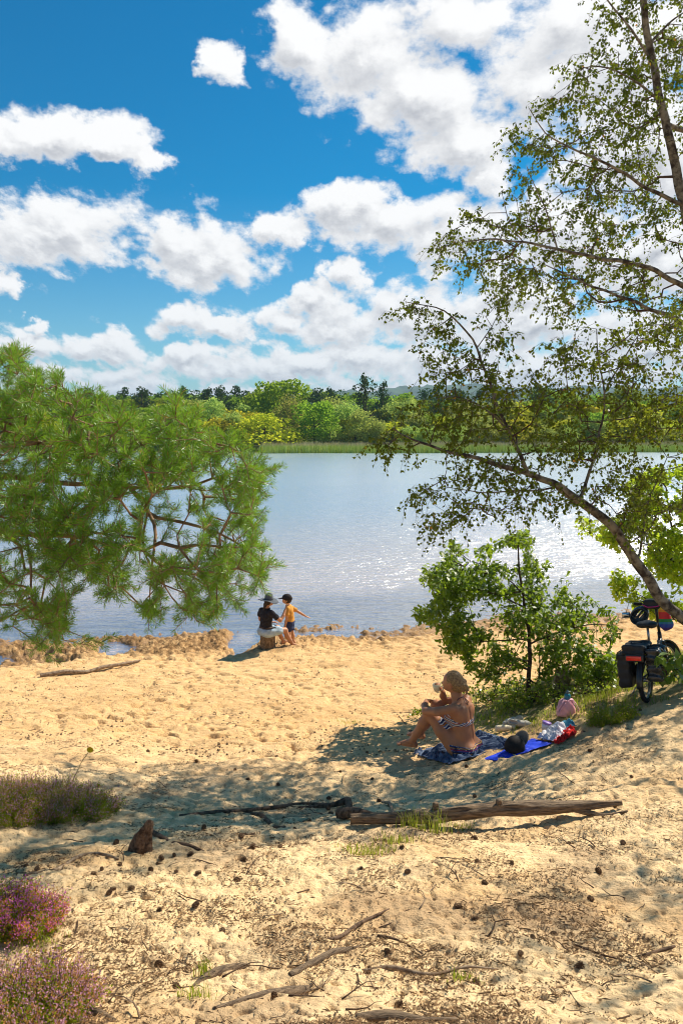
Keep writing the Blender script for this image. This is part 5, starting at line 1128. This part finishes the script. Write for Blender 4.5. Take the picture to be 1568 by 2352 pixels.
# ---------------------------------------------------------------- logs, roots, cones, plants
wood_m = bpy.data.materials.new('weathered_wood'); wood_m.use_nodes = True; t = wood_m.node_tree; N = NG(t); b = t.nodes['Principled BSDF']; tc = N.n('ShaderNodeTexCoord', out=3)
mp = N.n('ShaderNodeMapping', {0: tc, 3: (3.0, 26, 26)}); nn = N.noise(mp, 3.0, 8.0, .7)
t.links.new(N.mix(N.mr(nn, .32, .66), (.065, .040, .024), (.32, .22, .13)), b.inputs['Base Color']); b.inputs['Roughness'].default_value = .9; t.links.new(N.n('ShaderNodeBump', {'Strength': 1.0, 'Distance': .02, 'Height': nn}), b.inputs['Normal'])
dark_wood = mat('dark_root_wood', (.20, .13, .085), .9, .1, vscale=30, col2=(.065, .040, .026), bump=.006, bscale=60); stick_m = mat('bleached_stick', (.40, .30, .20), .9, .1, vscale=25, col2=(.18, .115, .07), bump=.003, bscale=80)
def logmesh(P, r, seed, k=22, amp=.12):
    P = np.asarray(P, float); L = np.r_[0, np.cumsum(np.linalg.norm(np.diff(P, axis=0), axis=1))]; n = max(8, int(L[-1]/.02)); s = np.linspace(0, L[-1], n)
    Q = np.stack([np.interp(s, L, P[:, i]) for i in range(3)], -1); rr_ = np.interp(s, L, r)
    for _ in range(4): Q[1:-1] = (Q[:-2]+2*Q[1:-1]+Q[2:])/4
    T_ = np.gradient(Q, axis=0); T_ /= np.linalg.norm(T_, axis=1)[:, None]; a = nrm(np.cross(T_, np.array([[0, 0, 1.]]))); b_ = np.cross(T_, a); th = 2*np.pi*np.arange(k)/k
    rad = rr_[:, None]*(1+amp*pn(np.cos(th)[None]*1.6+s[:, None]*2.5, np.sin(th)[None]*1.6+seed+0*s[:, None], seed)+amp*.8*pn(th[None]*3.2+0*s[:, None], s[:, None]*3, seed+2)+amp*.5*pn(th[None]*6+0*s[:, None], s[:, None]*5, seed+3))
    V = Q[:, None]+a[:, None]*(np.cos(th)[None, :, None]*rad[..., None])+b_[:, None]*(np.sin(th)[None, :, None]*rad[..., None])
    F = [(i*k+j, i*k+(j+1) % k, (i+1)*k+(j+1) % k, (i+1)*k+j) for i in range(n-1) for j in range(k)]+[tuple(range(k))[::-1], tuple((n-1)*k+j for j in range(k))]
    return V.reshape(-1, 3), F
def lz(x, y, Y, up=0.0): p = dp(x, y, Y); return p
def gd(x, y, up=0.0): p = Gd(x, y); p[2] = gz(p[0], p[1])+up; return p
def logobj(name, label, cat, P, r, m, seed=1, k=18, amp=.14, group=None, extra=()):
    P = np.array(P); o = P.mean(0); d = P[-1]-P[0]; az = math.atan2(d[1], d[0]); Rm = np.array(Matrix.Rotation(-az, 3, 'Z')); M_ = MB(); M_.add(*logmesh((P-o) @ Rm.T, r, seed, k, amp))
    for (q, rq) in extra: M_.add(*logmesh((np.array(q)-o) @ Rm.T, rq, seed+5, 12, amp*1.3))
    ob = M_.obj(name, m); ob.location = o; ob.rotation_euler = (0, 0, az); return tag(ob, label, cat, group)
def r5(x, y): return ((1200+x*.893)/1.7417, (3100+y*.893)/1.7417)
g0 = gd(*r5(225, 238)); g1 = gd(*r5(1440, 150)); mid = gd(*r5(900, 215))
P = [g0+(0, 0, .05), g0*.7+g1*.3+(0, 0, .03), g0*.45+g1*.55+(0, 0, .045), g0*.2+g1*.8+(0, 0, .03), g1+(0, 0, .03)]
P = [p if i in (0, 4) else np.array((p[0], p[1], max(p[2], gz(p[0], p[1])+.035))) for i, p in enumerate(P)]
k1 = P[1]+(.05, -.02, 0); k2 = P[2]+(.12, 0, .0)
logobj('fallen_log', 'long weathered grey-brown log lying across the sand in the middle foreground', 'log', P, [.034, .048, .054, .044, .016], wood_m, 4, 26, .26, None,
 [([k1+(-.03, .02, .0), k1+(-.02, .03, .10)], [.035, .022]), ([k1+(-.05, -.03, .0), k1+(-.04, -.06, -.12)], [.045, .03]), ([k2+(-.12, .0, .02), k2+(-.13, -.01, .085)], [.03, .02]), ([P[3], P[3]+(.25, -.06, -.05), P[4]+(.02, -.07, -.03)], [.03, .02, .01])])
e0 = gd(*r5(620, 262)); logobj('wooden_stub', 'short rounded stub standing in front of the fallen log', 'stub', [e0-(0, 0, .03), e0+(.0, 0, .05), e0+(0, .0, .115)], [.036, .036, .026], wood_m, 6, 16)
logobj('broken_log', 'short dark piece of log behind the left end of the fallen log', 'log', [gd(*r5(178, 198), .03), gd(*r5(250, 205), .05), gd(*r5(335, 212), .02)], [.045, .04, .015], dark_wood, 8)
logobj('root', 'dark gnarled root end just beyond the left end of the fallen log', 'root', [gd(*r5(-60, 150), -.005), gd(*r5(60, 152), .01), gd(*r5(150, 148), .03), gd(*r5(215, 140), .05), gd(*r5(228, 175), .0)], [.012, .018, .022, .034, .02], dark_wood, 9)
logobj('branch', 'small curved bleached branch lying above the fallen log', 'branch', [gd(*r5(365, 130), .01), gd(*r5(400, 145), .03), gd(*r5(420, 175), .0)], [.008, .014, .011], stick_m, 10)
logobj('driftwood_branch', 'long crooked grey branch lying on the beach near the water', 'branch', [gd(92,1556,.02), gd(150,1550,.05), gd(200,1547,.02), gd(240,1540,.06), gd(285,1531,.04), gd(322,1524,.03)], [.045, .04, .036, .036, .03, .018], stick_m, 12)
# jagged stump on the left
s0 = gd(318, 1955); M_ = MB(); k = 20; V = []
for i, z in enumerate((-.05, .03, .08, .12, .155, .17)):
    for j in range(k):
        t_ = 2*math.pi*j/k; rr_ = (.082, .070, .064, .060, .056, .044)[i]*(1+.22*math.sin(3*t_+.5)+.12*math.sin(7*t_+i)); zz_ = z*(1+.40*math.sin(t_+2.2)*(i/5)**2); V.append((rr_*math.cos(t_)+.02*i*.5, rr_*math.sin(t_)*.8, zz_))
M_.add(V, [(i*k+j, i*k+(j+1) % k, (i+1)*k+(j+1) % k, (i+1)*k+j) for i in range(5) for j in range(k)]+[tuple(5*k+j for j in range(k))]); ob = M_.obj('tree_stump', dark_wood); ob.location = s0; tag(ob, 'jagged dark rotten stump sticking up from the sand on the left', 'stump')
ROOTS = [('root', 'dark root running right from the rotten stump', [(345,1908),(372,1922),(398,1936)], [.02,.022,.015], dark_wood, 'root'),
 ('root', 'dark half-buried root continuing towards the sunny sand', [(398,1938),(430,1944),(468,1951)], [.022,.016,.008], dark_wood, 'root'),
 ('root', 'thin dark root trailing left from beyond the fallen log', [(412,1874),(500,1868),(590,1858),(690,1852),(775,1848)], [.010,.016,.018,.018,.012], dark_wood, 'root'),
 ('root', 'short dark forked root left of the fallen log', [(568,1864),(600,1880),(630,1897),(655,1901)], [.022,.024,.020,.010], dark_wood, 'root'),
 ('branch', 'pale bent stick lying in the shade left of the rotten stump', [(55,2012),(132,1994),(180,1972),(214,1960),(245,1968),(272,1979)], [.012,.014,.014,.013,.010,.007], stick_m, 'branch'),
 ('branch', 'thin crooked twig pointing up the slope in the middle foreground', [(690,2172),(777,2164),(827,2121),(860,2108),(892,2089)], [.006,.010,.010,.008,.004], dark_wood, 'branch'),
 ('root', 'thick bark-covered root slanting across the middle foreground', [(665,2252),(700,2230),(763,2199),(827,2178)], [.012,.016,.018,.008], wood_m, 'root'),
 ('branch', 'bent dark twig right of the thick slanting root', [(866,2153),(900,2156),(940,2166),(970,2187)], [.006,.008,.006,.004], dark_wood, 'branch'),
 ('root', 'thick brown root emerging from sand at the lower left centre', [(440,2262),(475,2244),(516,2224),(545,2215),(574,2212)], [.008,.020,.022,.020,.006], wood_m, 'root'),
 ('root', 'broad half-buried root low in the foreground', [(490,2321),(600,2298),(660,2280),(708,2268)], [.008,.016,.026,.016], wood_m, 'root'),
 ('root', 'dark root cut off by the bottom edge of the view', [(818,2342),(860,2334),(900,2332),(980,2342),(1050,2343)], [.012,.020,.022,.016,.010], wood_m, 'root'),
 ('branch', 'long wavy twig lying across the lower middle foreground', [(834,2224),(897,2220),(950,2232),(996,2238),(1070,2226),(1152,2231)], [.010,.012,.008,.007,.006,.003], stick_m, 'branch'),
 ('branch', 'short straight dark stick at the lower right', [(1476,2199),(1512,2192),(1549,2183)], [.008,.009,.006], dark_wood, 'branch'),
 ('branch', 'thin forked twig in the shade at the lower right', [(1318,2167),(1345,2186),(1371,2199),(1438,2212)], [.004,.006,.005,.003], dark_wood, 'branch'),
 ('root', 'mossy root at the very bottom left of the view', [(160,2338),(190,2330),(225,2332),(262,2346)], [.012,.022,.020,.010], wood_m, 'root'),
 ('branch', 'dead forked twig beside the feet of the sunbather', [(912,1642),(930,1662),(946,1690)], [.005,.006,.004], dark_wood, 'branch'),
 ('branch', 'thin dark stick lying flat left of the sunbather', [(899,1638),(930,1634),(958,1638)], [.005,.006,.004], dark_wood, 'branch'),
 ('branch', 'dark stick at the foot of the upper heather clump', [(120,1868),(150,1866),(190,1872)], [.012,.014,.008], dark_wood, 'branch'),
 ('branch', 'small bent twig on the sand right of the upper heather', [(220,1842),(240,1848),(266,1842)], [.004,.005,.003], dark_wood, 'branch')]
for i, (nm, lab, Pd, r, m_, cat) in enumerate(ROOTS):
    logobj(nm, lab, cat, [gd(x, y, rq*(.1 if nm == 'root' else .7)) for (x, y), rq in zip(Pd, r)], r, m_, 20+i, 12, .2)
# pine cones
def spot(x, y):
    r = x/y
    a = 'on the left' if r < -.2 else 'left of the middle' if r < -.03 else 'right of the middle' if r < .16 else 'on the right'
    b = 'at the bottom edge' if y < 3.35 else 'in the near foreground' if y < 4.1 else 'between log and foreground' if y < 5.1 else 'just this side of the log' if y < 6.1 else 'level with the fallen log' if y < 7.0 else 'on the sand beyond the log' if y < 8.6 else 'on the open beach'
    return b+', '+a
rs = np.random.RandomState(17)
def cone_mesh(seed):
    rs = np.random.RandomState(seed); V = []; F = []; n = 0
    M_ = MB(); M_.lathe([(.001, -.5), (.22, -.42), (.32, -.15), (.26, .15), (.12, .42), (.001, .5)], 10)
    for i in range(58):
        z = -.46+.92*(i/57); w = .30*math.sqrt(max(0, 1-((z+.10)/.62)**2))+.05; a = i*2.399; c, s = math.cos(a), math.sin(a); o = w+.20; u = .10
        b0 = np.array((c*w*.6, s*w*.6, z)); t1 = np.array((c*o, s*o, z+u)); sd = np.array((-s, c, 0))*.13
        M_.add([b0-sd*.5, b0+sd*.5, t1+sd, t1-sd, b0+(0, 0, -.04), t1+(0, 0, -.07)], [(0, 1, 2, 3), (0, 3, 5, 4), (1, 4, 5, 2), (3, 2, 5)])
    o = M_.obj('pine_cone', cone_m, None, False); d = o.data; bpy.data.objects.remove(o); return d
cone_m = mat('cone_scales', (.26, .16, .09), .85, .15, vscale=6, col2=(.07, .042, .026))
cds = [cone_mesh(1)]
spots = []
while len(spots) < 85:
    y = rs.uniform(2.9, 8.6); x = rs.uniform(-.42, .42)*y
    if rs.rand() > (1.0 if y < 5.2 else .55)*(1.0 if x < .3*y*.3 else .55): continue
    spots.append((x, y))
for (xd, yd) in [(400,1965),(215,2006),(60,1990),(85,2000),(405,2005),(455,2015),(250,2045),(275,1990),(540,1770),(380,1845),(238,1870)]:
    p = Gd(xd, yd); spots.append((p[0], p[1]))
for (x, y) in spots:
    o = bpy.data.objects.new('pine_cone', cds[0]); C.objects.link(o); s_ = rs.uniform(.024, .040); o.scale = (s_*.9, s_*.9, s_*1.15); o.location = (x, y, gz(x, y)+s_*rs.uniform(.02, .34)); o.rotation_euler = (R(90)+rs.normal(0, .35), rs.normal(0, .3), rs.uniform(0, 6.28))
    tag(o, 'small open brown pine cone lying '+spot(x, y), 'pine cone', 'pine cones strewn over the sand')
# loose twigs
tw = []
for i in range(6):
    P = [(0, 0, 0)]; a = 0
    for j in range(4): a += rs.normal(0, .35); P.append((P[-1][0]+.25*math.cos(a), P[-1][1]+.25*math.sin(a), rs.uniform(0, .05)))
    M_ = MB(); M_.tube(P, [.022, .02, .016, .012, .006], 5); 
    if i % 2: M_.tube([P[2], (P[2][0]+.15, P[2][1]+.14, .06), (P[2][0]+.3, P[2][1]+.22, .02)], [.012, .009, .004], 4)
    o = M_.obj('twig', dark_wood if i % 3 else stick_m); tw.append(o.data); bpy.data.objects.remove(o)
for i in range(230):
    y = 2.8+7.2*rs.rand()**1.4; x = rs.uniform(-.43, .43)*y
    o = bpy.data.objects.new('twig', tw[rs.randint(6)]); C.objects.link(o); s_ = rs.uniform(.06, .22); o.scale = (s_, s_, s_*(1.6 if s_ < .1 else 1)); o.location = (x, y, gz(x, y)+.004); o.rotation_euler = (rs.normal(0, .1), rs.normal(0, .08), rs.uniform(0, 6.28))
    tag(o, 'small dry twig lying loose '+spot(x, y), 'twig', 'loose twigs strewn over the sand')
# bark crumbs, needles and leaf scraps
def scraps(n, sx, name, label, m, lw, yr, dens, seed, hi=.004):
    rs = np.random.RandomState(seed); y = yr[0]+(yr[1]-yr[0])*rs.rand(n*3)**1.5; x = rs.uniform(-.46, .46, n*3)*y; k = rs.rand(n*3) < dens(x, y); x = x[k][:n]; y = y[k][:n]; n = len(x)
    a = rs.uniform(0, 6.28, n); L = rs.uniform(*lw[0], n); w = rs.uniform(*lw[1], n); z = T(x, y, True)+.0025; dx, dy = np.cos(a)*L/2, np.sin(a)*L/2; nx, ny = -np.sin(a)*w/2, np.cos(a)*w/2; q = lambda: rs.uniform(0, hi, n)
    h_ = rs.uniform(.3, 1, n)*w*.7
    V = np.stack([np.stack([x-dx, y-dy, z+q()], -1), np.stack([x+nx, y+ny, z+q()*.3], -1), np.stack([x+dx, y+dy, z+q()], -1), np.stack([x-nx, y-ny, z+q()*.3], -1), np.stack([x, y, z+h_+q()], -1)], 1).reshape(-1, 3); b = np.arange(n)[:, None]*5
    F = np.concatenate([b+np.array([[i, (i+1) % 4, 4]]) for i in range(4)]); ob = mk(name, V, F, m); return tag(ob, label, 'litter', None, 'stuff')
lit_m = mat('litter_bits', (.24, .15, .08), .9, .1, vscale=60, col2=(.07, .042, .024)); ned_m = mat('dry_needles', (.34, .20, .09), .8, .2, vscale=40, col2=(.15, .085, .04))
patch = lambda x, y: np.clip(.12+1.3*fbm(x*1.4, y*1.8, 3, 91)+.35*ss(7, 3, y), .03, 1)
scraps(34000, 1, 'leaf_litter', 'dark bark crumbs and leaf scraps scattered over the sand', lit_m, ((.004, .019), (.003, .009)), (2.6, 11.5), patch, 5)
scraps(13000, 1, 'dry_needles', 'brown dry pine needles scattered over the sand', ned_m, ((.025, .06), (.0014, .003)), (2.6, 9), patch, 6, .008)

scraps(2600, 1, 'beach_litter', 'dark crumbs of peat and bark spread over the open beach', lit_m, ((.015, .05), (.010, .035)), (8.5, 17), lambda x, y: np.clip(.15+1.2*fbm(x*.9, y*1.3, 3, 95), .02, 1), 8)
# heather and grass
hg = leafmat('heather_green', (.11, .18, .012), (.27, .34, .025), (.50, .60, .04), .45, 0, 4); hp = leafmat('heather_flowers', (.60, .26, .38), (.80, .48, .56), (.9, .5, .7), .45, 0, 4, 0, ((.52, .28, .09), .50)); hp2 = leafmat('heather_bright', (.72, .12, .42), (.90, .30, .60), (.9, .3, .8), .45, 0, 4, 0, ((.65, .30, .05), .55)); hst = mat('heather_stem', (.12, .075, .05), .9, .1)
def heather(c, rx, ry, h, n, label, fm, seed, group='heather clumps at the left edge', fl=.8, cat='heather', name='heather_clump'):
    rs = np.random.RandomState(seed); a = rs.uniform(0, 6.28, n); q = np.sqrt(rs.rand(n)); bx = c[0]+rx*.75*q*np.cos(a); by = c[1]+ry*.75*q*np.sin(a); bz = T(bx, by, False)-.01
    hh_ = h*(1-.45*q**2)*rs.uniform(.65, 1.15, n); out = np.stack([np.cos(a)*q*.8+rs.normal(0, .18, n), np.sin(a)*q*.8+rs.normal(0, .18, n), np.ones(n)], -1); out = nrm(out); B0 = np.stack([bx, by, bz], -1); B1 = B0+out*(hh_*.5)[:, None]; bend = nrm(out+rs.normal(0, .25, (n, 3))); B2 = B1+bend*(hh_*.5)[:, None]
    e = thing(name, label, cat, (c[0], c[1], float(c[2])), 0, group); o = np.array(c)
    V, F = tubes(np.concatenate([B0, B1])-o, np.concatenate([B1, B2])-o, np.full(2*n, .0014), np.full(2*n, .0009), 3); mk('stems', V, F, hst, e)
    k = 62; t = rs.uniform(.12, 1, (n, k)); P_ = np.where(t[..., None] < .5, B0[:, None]+(B1-B0)[:, None]*(t*2)[..., None], B1[:, None]+(B2-B1)[:, None]*((t-.5)*2)[..., None]).reshape(-1, 3); tt = t.ravel(); m_ = len(P_)
    P_ = P_+rs.normal(0, .013, P_.shape); isf = (rs.rand(m_) < fl*ss(.45, .8, tt)*(rs.rand(n) < .9).repeat(k)); ax = nrm(rs.normal(0, .8, (m_, 3))+np.array((0, 0, .8))); sz = np.where(isf, .009, .011)*rs.uniform(.7, 1.3, m_)
    sh = [(-.5, 0), (0, .32), (.6, 0), (0, -.32)]
    for nm, s_, mm in (('foliage', ~isf, hg), ('flowers', isf, fm)): V = orient(P_[s_]-o, ax[s_], nrm(rs.normal(0, 1, (s_.sum(), 3))), sh, sz[s_]*(1 if nm == 'foliage' else 1.15)); mk(nm, V, np.arange(s_.sum()*4).reshape(-1, 4), mm, e)
c = Gd(105, 1862); heather(c, .70, .40, .27, 640, 'wide heather clump with faded pink flowers, uppermost on the left', hp, 1, fl=.75)
c = Gd(25, 1868); heather(c, .55, .40, .27, 380, 'heather clump cut by the left edge beside the wide one', hp, 6, fl=.75)
c = Gd(25, 2140); heather(c, .27, .22, .25, 420, 'heather clump with bright magenta flowers and orange tips at the left edge', hp2, 2, fl=.85)
c = Gd(40, 2350); heather(c, .33, .28, .27, 560, 'pink and mauve heather clump in the bottom left corner', hp, 3, fl=.95)
c = Gd(1405, 1660); heather(c, .28, .16, .22, 150, 'straggly dry heath tuft with few pink flowers near the bicycle', hp, 4, None, .12)
gr = leafmat('grass_blades', (.16, .24, .02), (.36, .40, .05), (.6, .7, .06), .4, 0, 3, 0, ((.50, .40, .18), .80))
def blades(x, y, h, seed, w=.0035, lean=.35):
    rs = np.random.RandomState(seed); n = len(x); z = T(x, y, True)-.004; a = rs.uniform(0, 6.28, n); d = np.stack([np.cos(a), np.sin(a), 0*a], -1); s_ = np.stack([-np.sin(a), np.cos(a), 0*a], -1)*w; B = np.stack([x, y, z], -1); h = h*rs.uniform(.5, 1.2, n); l = rs.uniform(0, lean*2, n)
    M1 = B+d*(h*l*.3)[:, None]+np.array((0, 0, 1))*(h*.6)[:, None]; Tp = B+d*(h*l)[:, None]+np.array((0, 0, 1))*(h*(1-.3*l))[:, None]
    b = np.arange(n)[:, None]*5; F = np.concatenate([b+np.array([[0, 1, 2]]), b+np.array([[0, 2, 4]]), b+np.array([[4, 2, 3]])])
    return np.stack([B-s_, B+s_, M1+s_*.7, Tp, M1-s_*.7], 1).reshape(-1, 3), F
rs = np.random.RandomState(44); n = 42000; x = rs.uniform(1.0, 6.2, n); y = rs.uniform(8.1, 12.0, n); dn_ = ss(1.2, 2.2, x)*ss(8.0, 9.0, y+.25*(x-2.2))*ss(12.2, 11.0, y)*np.clip(.45+1.3*fbm(x*1.3, y*1.6, 3, 7), 0, 1); k = rs.rand(n) < dn_; x = x[k]; y = y[k]
V, F = blades(x, y, .055+.05*np.clip(pn(x*1.1, y*1.1, 9)+.3, 0, 1), 5); tag(mk('grass', V, F, gr), 'short patchy grass growing on the bank under the oak', 'grass', None, 'stuff')
def tuft(xd, yd, n, h, lab, sp=.10, seed=1, w=.0022):
    c = Gd(xd, yd); rs = np.random.RandomState(seed); x = c[0]+rs.normal(0, sp, n); y = c[1]+rs.normal(0, sp*.7, n); V, F = blades(x, y, h, seed, w); o = mk('grass_tuft', V-c, F, gr); o.location = c; tag(o, lab, 'grass tuft')
tuft(840, 1955, 260, .06, 'yellowish grass tuft left below the fallen log', .09, 1); tuft(905, 1935, 160, .07, 'thin straw-coloured grass just below the left half of the log', .07, 2); tuft(1005, 1915, 60, .20, 'tall thin grass blades rising in front of the wooden stub', .05, 3); tuft(945, 1905, 50, .16, 'sparse tall grass blades before the left end of the log', .05, 4)
tuft(1060, 1900, 90, .05, 'small green grass tuft below the middle of the log', .06, 5); tuft(800, 1660, 90, .05, 'low green grass patch on open sand left of the sunbather', .10, 6); tuft(450, 2300, 60, .07, 'small bright green tuft low in the left foreground', .035, 7); tuft(468, 2240, 40, .09, 'few green blades by the thick brown root', .02, 8); tuft(1060, 2255, 70, .05, 'small green tuft in the lower right foreground', .04, 9); tuft(70, 2170, 200, .05, 'yellow-green grass between the two lower heather clumps', .07, 10)
# bramble and seedlings at the edge of the bank
br_m = leafmat('bramble_leaves', (.10, .17, .02), (.22, .30, .03), (.55, .68, .05), .45, .1, 3.0, 0, None, .35)
def bram(xd, yd, n, rx, ry, h, lab, seed, size=.045, name='bramble_bush', cat='bush'):
    c = Gd(xd, yd); rs = np.random.RandomState(seed); a = rs.uniform(0, 6.28, n); q = np.sqrt(rs.rand(n)); x = c[0]+rx*q*np.cos(a); y = c[1]+ry*q*np.sin(a); A_ = np.stack([x, y, T(x, y)+h*rs.rand(n)*(1-.6*q**2)+.02], -1)
    broad([([c-(0, 0, .03), c+(0, 0, h*.3), c+(.05, .02, h*.6)], .008, .004), ([c+(0, 0, h*.2), c+(rx*.6, 0, h*.3)], .006, .003), ([c+(0, 0, h*.2), c+(-rx*.6, 0, h*.3)], .006, .003)], A_, name, lab, cat, rs, c, br_m, 4, size, LEAF, .06)
bram(1130, 1610, 170, .50, .22, .30, 'low bramble bush right behind the sunbather', 1); bram(1225, 1615, 130, .45, .25, .26, 'low leafy bush around the foot of the young oak', 2); bram(1010, 1640, 90, .42, .15, .14, 'sparse trailing bramble left of the sunbather', 3, .038); bram(1340, 1600, 80, .5, .25, .14, 'low green plants between the pink bag and the bicycle', 4, .038); bram(1380, 1572, 70, .35, .2, .22, 'small leafy bush beside the rear wheel of the bicycle', 5)
def seedling(xd, yd, h, lab, seed):
    c = Gd(xd, yd); rs = np.random.RandomState(seed); e = thing('pine_seedling', lab, 'seedling', c); n = 420; ts = [np.array((0, 0, h))]+[np.array((rs.uniform(-.09, .09), rs.uniform(-.09, .09), h*rs.uniform(.5, .9))) for _ in range(5)]
    V = []; 
    for t_ in ts:
        m = n//6; b_ = t_*rs.uniform(.6, 1.0, (m, 1)); d = nrm(rs.normal(0, .7, (m, 3))+np.array((0, 0, .5))+t_/h*.5); w = nrm(np.cross(d, rs.normal(0, 1, (m, 3))))*.002; V.append(np.stack([b_-w, b_+w, b_+d*rs.uniform(.04, .06, (m, 1))], 1).reshape(-1, 3))
    V = np.concatenate(V); mk('needles', V, np.arange(len(V)).reshape(-1, 3), pn_m, e); M_ = MB()
    for t_ in ts: M_.tube([(0, 0, 0), t_*.5+np.array((0, 0, .01)), t_], [.004, .003, .002], 5)
    M_.obj('stem', bark_pine, e)
seedling(1012, 1592, .14, 'tiny pine seedling on the sand just left of the cup', 1); seedling(1046, 1568, .14, 'tiny pine seedling whose tip shows above the head of the sunbather', 2)
